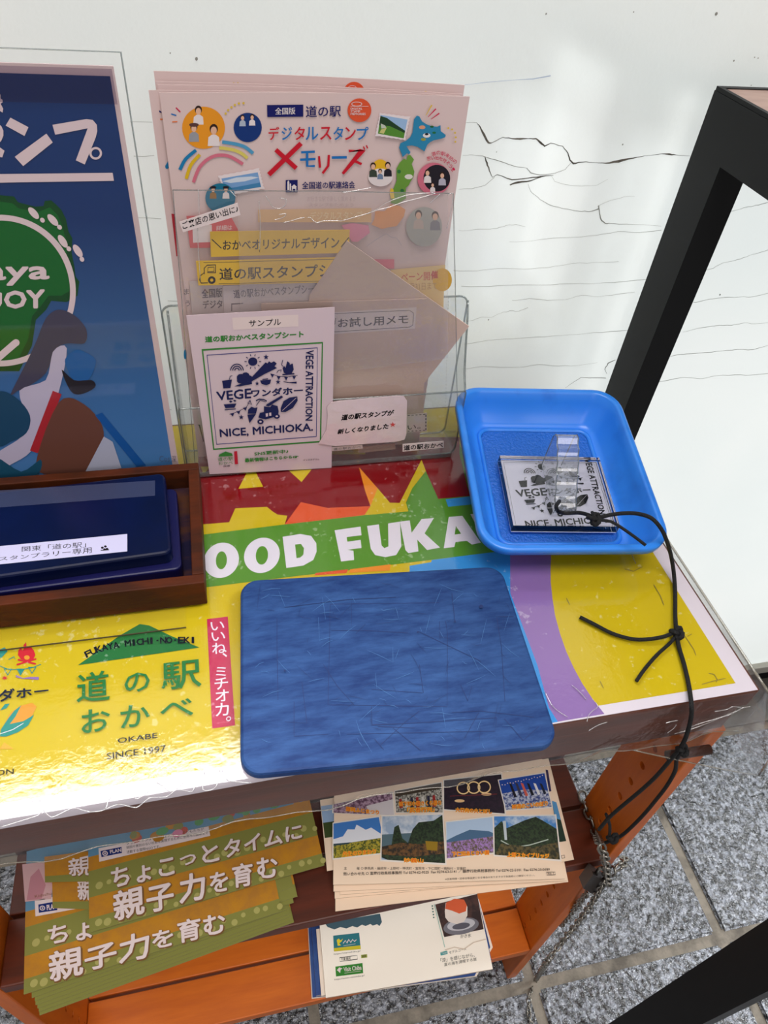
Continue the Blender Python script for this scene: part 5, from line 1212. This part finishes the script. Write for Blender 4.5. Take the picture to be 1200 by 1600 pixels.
nz = lambda nm, a, b, s: mat(nm, a, rough=.5, c2=b, cscale=s, cfac=(.42, .58))
FOR = nz('print_forest', (22,34,22), (48,66,40), 400); SKB = nz('print_sky', (70,130,196), (190,206,222), 40); FLW = nz('print_sunflowers', (58,72,26), (176,160,50), 500)
HYD = nz('print_hydrangea', (96,84,60), (168,130,196), 400); ROK = nz('print_rocks', (40,34,26), (110,76,40), 250); CRW = nz('print_crowd', (60,54,50), (190,186,176), 450); WIS = nz('print_wisteria', (94,60,84), (180,150,170), 300); NIG = nz('print_night', (26,18,34), (44,26,44), 200); KOI = nz('print_streamers', (44,64,130), (190,196,214), 350)
def p1(pr, F_, f): pr.poly(F_((0,0),(1,0),(1,1),(0,1)), WIS); pr.poly(F_((.55,.5),(1,.3),(1,1),(.6,1)), ink((208,200,204)))
def p2(pr, F_, f): pr.poly(F_((0,0),(1,0),(1,1),(0,1)), CRW); pr.poly(F_((0,0),(1,0),(1,.2),(0,.25)), ink((70,60,50))); [pr.poly(F_((.08+.12*i,.4),(.13+.12*i,.38),(.15+.12*i,.8),(.07+.12*i,.8)), ink(((160,50,50),(210,206,200),(50,50,70))[i % 3])) for i in range(7)]
def p3(pr, F_, f):
    pr.poly(F_((0,0),(1,0),(1,1),(0,1)), NIG)
    for a in (.33, .51, .69): pr.ring(f(a, .30), 9.5, 2, ink((240,190,110)), ry=9); pr.ring(f(a, .30), 9.5, .8, ink((255,240,200)), ry=9)
    for a, b in ((.72,.5),(.26,.7)): pr.disc(f(a, b), 8, ink((230,190,140)), ry=2.4, n=14)
    pr.stroke(F_((.1,.55),(.9,.5)), .6, ink((150,60,60)))
def p4(pr, F_, f):
    pr.poly(F_((0,0),(1,0),(1,1),(0,1)), ink((40,74,160))); pr.poly(F_((0,.45),(.5,.4),(1,.5),(1,1),(0,1)), KOI)
    for i, x in enumerate((.2,.33,.45,.58,.72,.85)): pr.poly(F_((x,.12+.03*i),(x+.05,.15+.03*i),(x+.1,.6),(x+.04,.62)), ink(((36,34,44),(60,60,80),(206,96,80),(34,34,40),(220,220,224),(40,44,60))[i]))
    for i in range(16): pr.disc(f(.05+i*.06, .16-.006*i+.02*math.sin(i*2)), .9, ink((226,210,200)), n=6)
def p5(pr, F_, f): pr.poly(F_((0,0),(1,0),(1,1),(0,1)), ink((66,120,190))); pr.poly(F_((0,.62),(0,.45),(.2,.4),(.3,.22),(.45,.25),(.5,.12),(.68,.3),(.8,.26),(1,.5),(1,.7)), ink((222,224,232))); pr.poly(F_((0,.62),(1,.58),(1,1),(0,1)), FLW); pr.poly(F_((0,.58),(.35,.6),(.3,.64),(0,.64)), ink((50,70,80)))
def p6(pr, F_, f): pr.poly(F_((0,0),(1,0),(1,1),(0,1)), nz('print_hazy_sky', (150,170,196), (206,212,220), 40)); pr.poly(F_((0,.42),(.5,.38),(1,.3),(1,.7),(0,.7)), ink((88,110,120))); pr.poly(F_((.14,.8),(.2,.25),(.27,.2),(.33,.5),(.42,.6),(.5,.3),(.6,.15),(.85,.12),(1,.0),(1,1),(.1,1),(0,.95),(0,.7)), FOR); pr.poly(F_((0,.7),(.3,.6),(.6,.62),(1,.55),(1,.8),(.5,.9),(0,.88)), ROK); pr.poly(F_((.7,.55),(.9,.56),(.88,.75),(.72,.74)), ink((150,120,40)))
def p7(pr, F_, f): pr.poly(F_((0,0),(1,0),(1,1),(0,1)), ink((176,198,224))); pr.poly(F_((0,.5),(.2,.4),(.5,.28),(.9,.38),(1,.45),(1,.6),(0,.62)), ink((78,108,140))); pr.poly(F_((0,.56),(1,.54),(1,1),(0,1)), HYD)
def p8(pr, F_, f): pr.poly(F_((0,0),(1,0),(1,1),(0,1)), SKB); pr.poly(F_((0,.3),(.12,.12),(.2,.3),(.35,.2),(.5,.1),(.68,.02),(.8,.12),(1,.3),(1,1),(0,1)), FOR); pr.poly(F_((.14,.12),(.19,.12),(.2,.6),(.16,.6)), ink((190,200,206))); pr.stroke(F_((.1,.62),(.3,.78),(.55,.7),(.85,.55)), 1.6, ink((180,190,180))); pr.poly(F_((.1,.7),(.6,.75),(1,.6),(1,1),(0,1)), nz('print_scrub', (40,44,30), (96,84,50), 300))
for q, fn in ((((112,205),(380,155),(388,250),(118,240)), p1), (((392,150),(585,115),(592,238),(398,238)), p2), (((597,105),(835,80),(850,243),(597,225)), p3), (((825,105),(1015,75),(1045,215),(855,228)), p4),
              (((135,285),(325,258),(355,405),(135,430)), p5), (((340,255),(590,248),(602,450),(336,435)), p6), (((606,280),(798,258),(808,405),(608,430)), p7), (((805,255),(1060,252),(1080,435),(808,415)), p8)):
    photo([(max(a, 136), b) for a, b in q], fn)
pr = Print(pl, .0016); OC, OY = ink((226,104,40)), ink((250,200,60))
for t, q in (('藤岡ふじまつり', ((188,214),(325,230),(325,248),(188,232))), ('城下町小幡さくら祭り', ((408,194),(584,188),(585,208),(410,212))), ('「武者行列」', ((444,218),(556,216),(556,236),(444,240))), ('大日向の火とぼし', ((645,218),(796,226),(796,244),(645,236))), ('神流のこいのぼり', ((880,206),(1028,190),(1028,210),(880,226))),
             ('丹生のひまわり', ((174,402),(312,390),(313,410),(174,424))), ('妙義山', ((430,428),(510,430),(510,448),(430,446))), ('下仁田あじさい園', ((630,402),(783,396),(784,414),(630,422))), ('上野スカイブリッジ', ((860,404),(1034,410),(1034,430),(860,424)))):
    qq = cP(*q); pr.text(t, qq, OY, .09); pr.text(t, qq, OC, .03)
BT_ = ink((60,48,44))
pr.text('主　　　催 ○ 群馬県・藤岡市・上野村・神流町・富岡市・下仁田町・南牧村・甘楽町', cP((180,465),(688,466),(688,478),(180,477)), BT_, 0)
pr.text('問い合わせ先 ○ 富岡行政県税事務所 Tel 0274-62-9525  Fax 0274-63-5141 ／ 藤岡行政県税事務所 Tel 0274-22-5101  Fax 0274-23-0189', cP((178,488),(1037,468),(1038,482),(178,502)), BT_, .01)
pr.text('※営業時間・定休日等変更となる場合がありますので各施設にご確認ください。', cP((602,512),(975,496),(975,504),(602,521)), BT_, 0)
pr.stroke(cP((1024,488),(1060,486),(1061,498),(1025,500)), .5, BT_, closed=True); pr.text('R6.7', cP((1030,490),(1056,488),(1056,496),(1030,498)), BT_, 0)
pr.build('captions', tf, kind='stuff')

# ================================================================= BOOKLETS ON THE BOTTOM SHELF
cC = Q(2.6667, 470, 1180)
def slab(px, z, th_, mt, name, label, cat, side=None, group=None):
    pl = HZ(z); P = [pl.hit(p) for p in px]; r = root(name, Vector(P[0])-Vector((0, 0, th_)), label, cat, group)
    MB().prism(P, (0, 0, -1), th_, mt, side).build('pages', r); return r, pl
M_nb = mat('navy_book_cover', (30, 62, 128), rough=.5, c2=(44, 84, 150), cscale=30)
M_page = mat('cream_pages', (246, 230, 214), rough=.6); M_page2 = mat('booklet_page', (252, 242, 228), rough=.45)
M_pages = mat('page_block', (214, 196, 176), rough=.8, c2=(180, 160, 140), cscale=4, stretch=(1, 1, 500))
slab([(487,1560),(745,1525),(770,1480),(748,1405),(481,1450)], S2+.0045, .004, M_page, 'guide_booklet', 'lowest pale booklet on the bottom shelf, a sliver showing left of the blue books', 'booklet')
slab([(488.5,1558),(742,1524),(766,1480),(746,1400),(482,1448)], S2+.0085, .0037, M_nb, 'guide_booklet', 'blue-covered booklet near the bottom of the pile on the lowest shelf', 'booklet', group='blue booklets on the bottom shelf')
slab([(494,1556),(768,1500),(745,1398),(487,1450)], S2+.0125, .0037, M_nb, 'guide_booklet', 'blue-covered booklet just under the cream booklets on the lowest shelf', 'booklet', M_pages, group='blue booklets on the bottom shelf')
slab([(502,1556),(769,1514),(745,1396),(494,1452)], S2+.0165, .0037, M_page, 'guide_booklet', 'cream booklet directly under the top booklet on the lowest shelf', 'booklet', M_pages)
tb, pl = slab([(509,1559),(770,1514),(745,1394),(499,1440)], S2+.0215, .0045, M_page2, 'guide_booklet', 'top booklet on the lowest shelf, with shaved-ice photo and teal and green boxes', 'booklet', M_pages)
pr = Print(pl, .0002); TEA = ink((50,120,130)); GB = ink((56,130,50)); HW_ = ink((70,66,60)); GL = ink((214,196,178))
pr.poly(cC((100,700),(330,660),(338,695),(328,712),(318,704),(300,710),(290,703),(270,712),(255,706),(235,718),(215,712),(190,722),(165,716),(140,726),(112,716)), ink((70,96,108)))
pr.poly(cC((135,752),(243,740),(250,806),(138,816)), TEA); pr.poly(cC((138,804),(249,792),(250,808),(139,818)), ink((206,190,50)))
pr.poly(cC((150,770),(158,764),(166,772),(176,764),(170,776),(160,784),(168,792),(154,794)), ink((226,206,50))); pr.stroke(cC((176,784),(186,772),(192,782),(200,768),(208,780),(216,768),(224,776),(232,768)), 1.1, WW); pr.stroke(cC((178,794),(228,786)), .5, WW)
pr.text('https://maruchiba.jp/', cC((138,826),(250,812),(250,820),(138,834)), HW_, 0)
pr.stroke(cC((162,844),(235,834),(236,850),(163,860)), .6, HW_, closed=True); pr.text('千葉 観光', cC((168,845),(208,840),(208,852),(168,857)), HW_, .02); pr.poly(cC((251,832),(276,829),(277,843),(252,846)), ink((150,160,60))); pr.text('検索', cC((255,834),(272,832),(272,841),(256,843)), HW_, .02)
pr.poly(cC((144,881),(257,866),(260,908),(147,922)), GB); pr.text('Visit Chiba', cC((178,884),(252,875),(253,893),(180,902)), WW, .03); pr.poly(cC((150,896),(160,884),(174,888),(166,894),(164,908),(156,900)), WW); pr.stroke(cC((182,908),(250,899)), .5, WW)
pr.text('https://www.visitchiba.jp/', cC((140,932),(266,914),(266,922),(140,940)), HW_, 0)
pr.poly(cC((560,622),(735,578),(762,725),(598,758)), nz('print_dark_table', (44,26,26), (74,44,38), 60))
pr.disc(cC((668,712))[0], 28, ink((120,118,126)), ry=13, rot=-10, n=26); pr.disc(cC((668,706))[0], 22, ink((196,194,200)), ry=9, rot=-10, n=24); pr.disc(cC((668,712))[0], 14, ink((96,94,104)), ry=5, rot=-10, n=20)
pr.poly(cC((600,650),(604,616),(640,598),(680,602),(694,632),(694,668),(680,694),(650,704),(616,694),(602,676)), ink((228,214,204))); pr.poly(cC((602,640),(606,614),(640,598),(680,602),(692,626),(688,650),(660,660),(630,648)), ink((214,96,60)))
pr.text('かき氷', cC((665,748),(710,742),(710,758),(665,764)), HW_, 0); pr.poly(cC((582,822),(610,814),(612,828),(583,835)), ink((60,150,150))); pr.text('Travel', cC((586,822),(607,817),(607,826),(587,831)), WW, 0)
pr.text('モデルコース', cC((618,816),(690,800),(690,812),(618,829)), HW_, 0); pr.text('「涼」を感じながら、', cC((582,846),(724,824),(725,840),(583,864)), HW_, 0); pr.text('夏の海を満喫する旅', cC((597,866),(732,842),(733,856),(598,880)), HW_, 0)
pr.stroke(cC((600,812),(640,800),(680,808),(720,780),(772,766)), 1.6, GL); [pr.text('千葉県マスコット', cC((510,866+i*10),(560-i*4,860+i*10),(560-i*4,866+i*10),(510,872+i*10)), GL, 0) for i in range(0)]
for i in range(5): pr.disc(cC((548+1.5*i, 628+i*12))[0], 1.2, ink((40,100,90)), n=8)
pr.stroke(cC((556,620),(600,800)), 1.2, ink((170,200,190)))
pr.build('print', tb, kind='stuff')
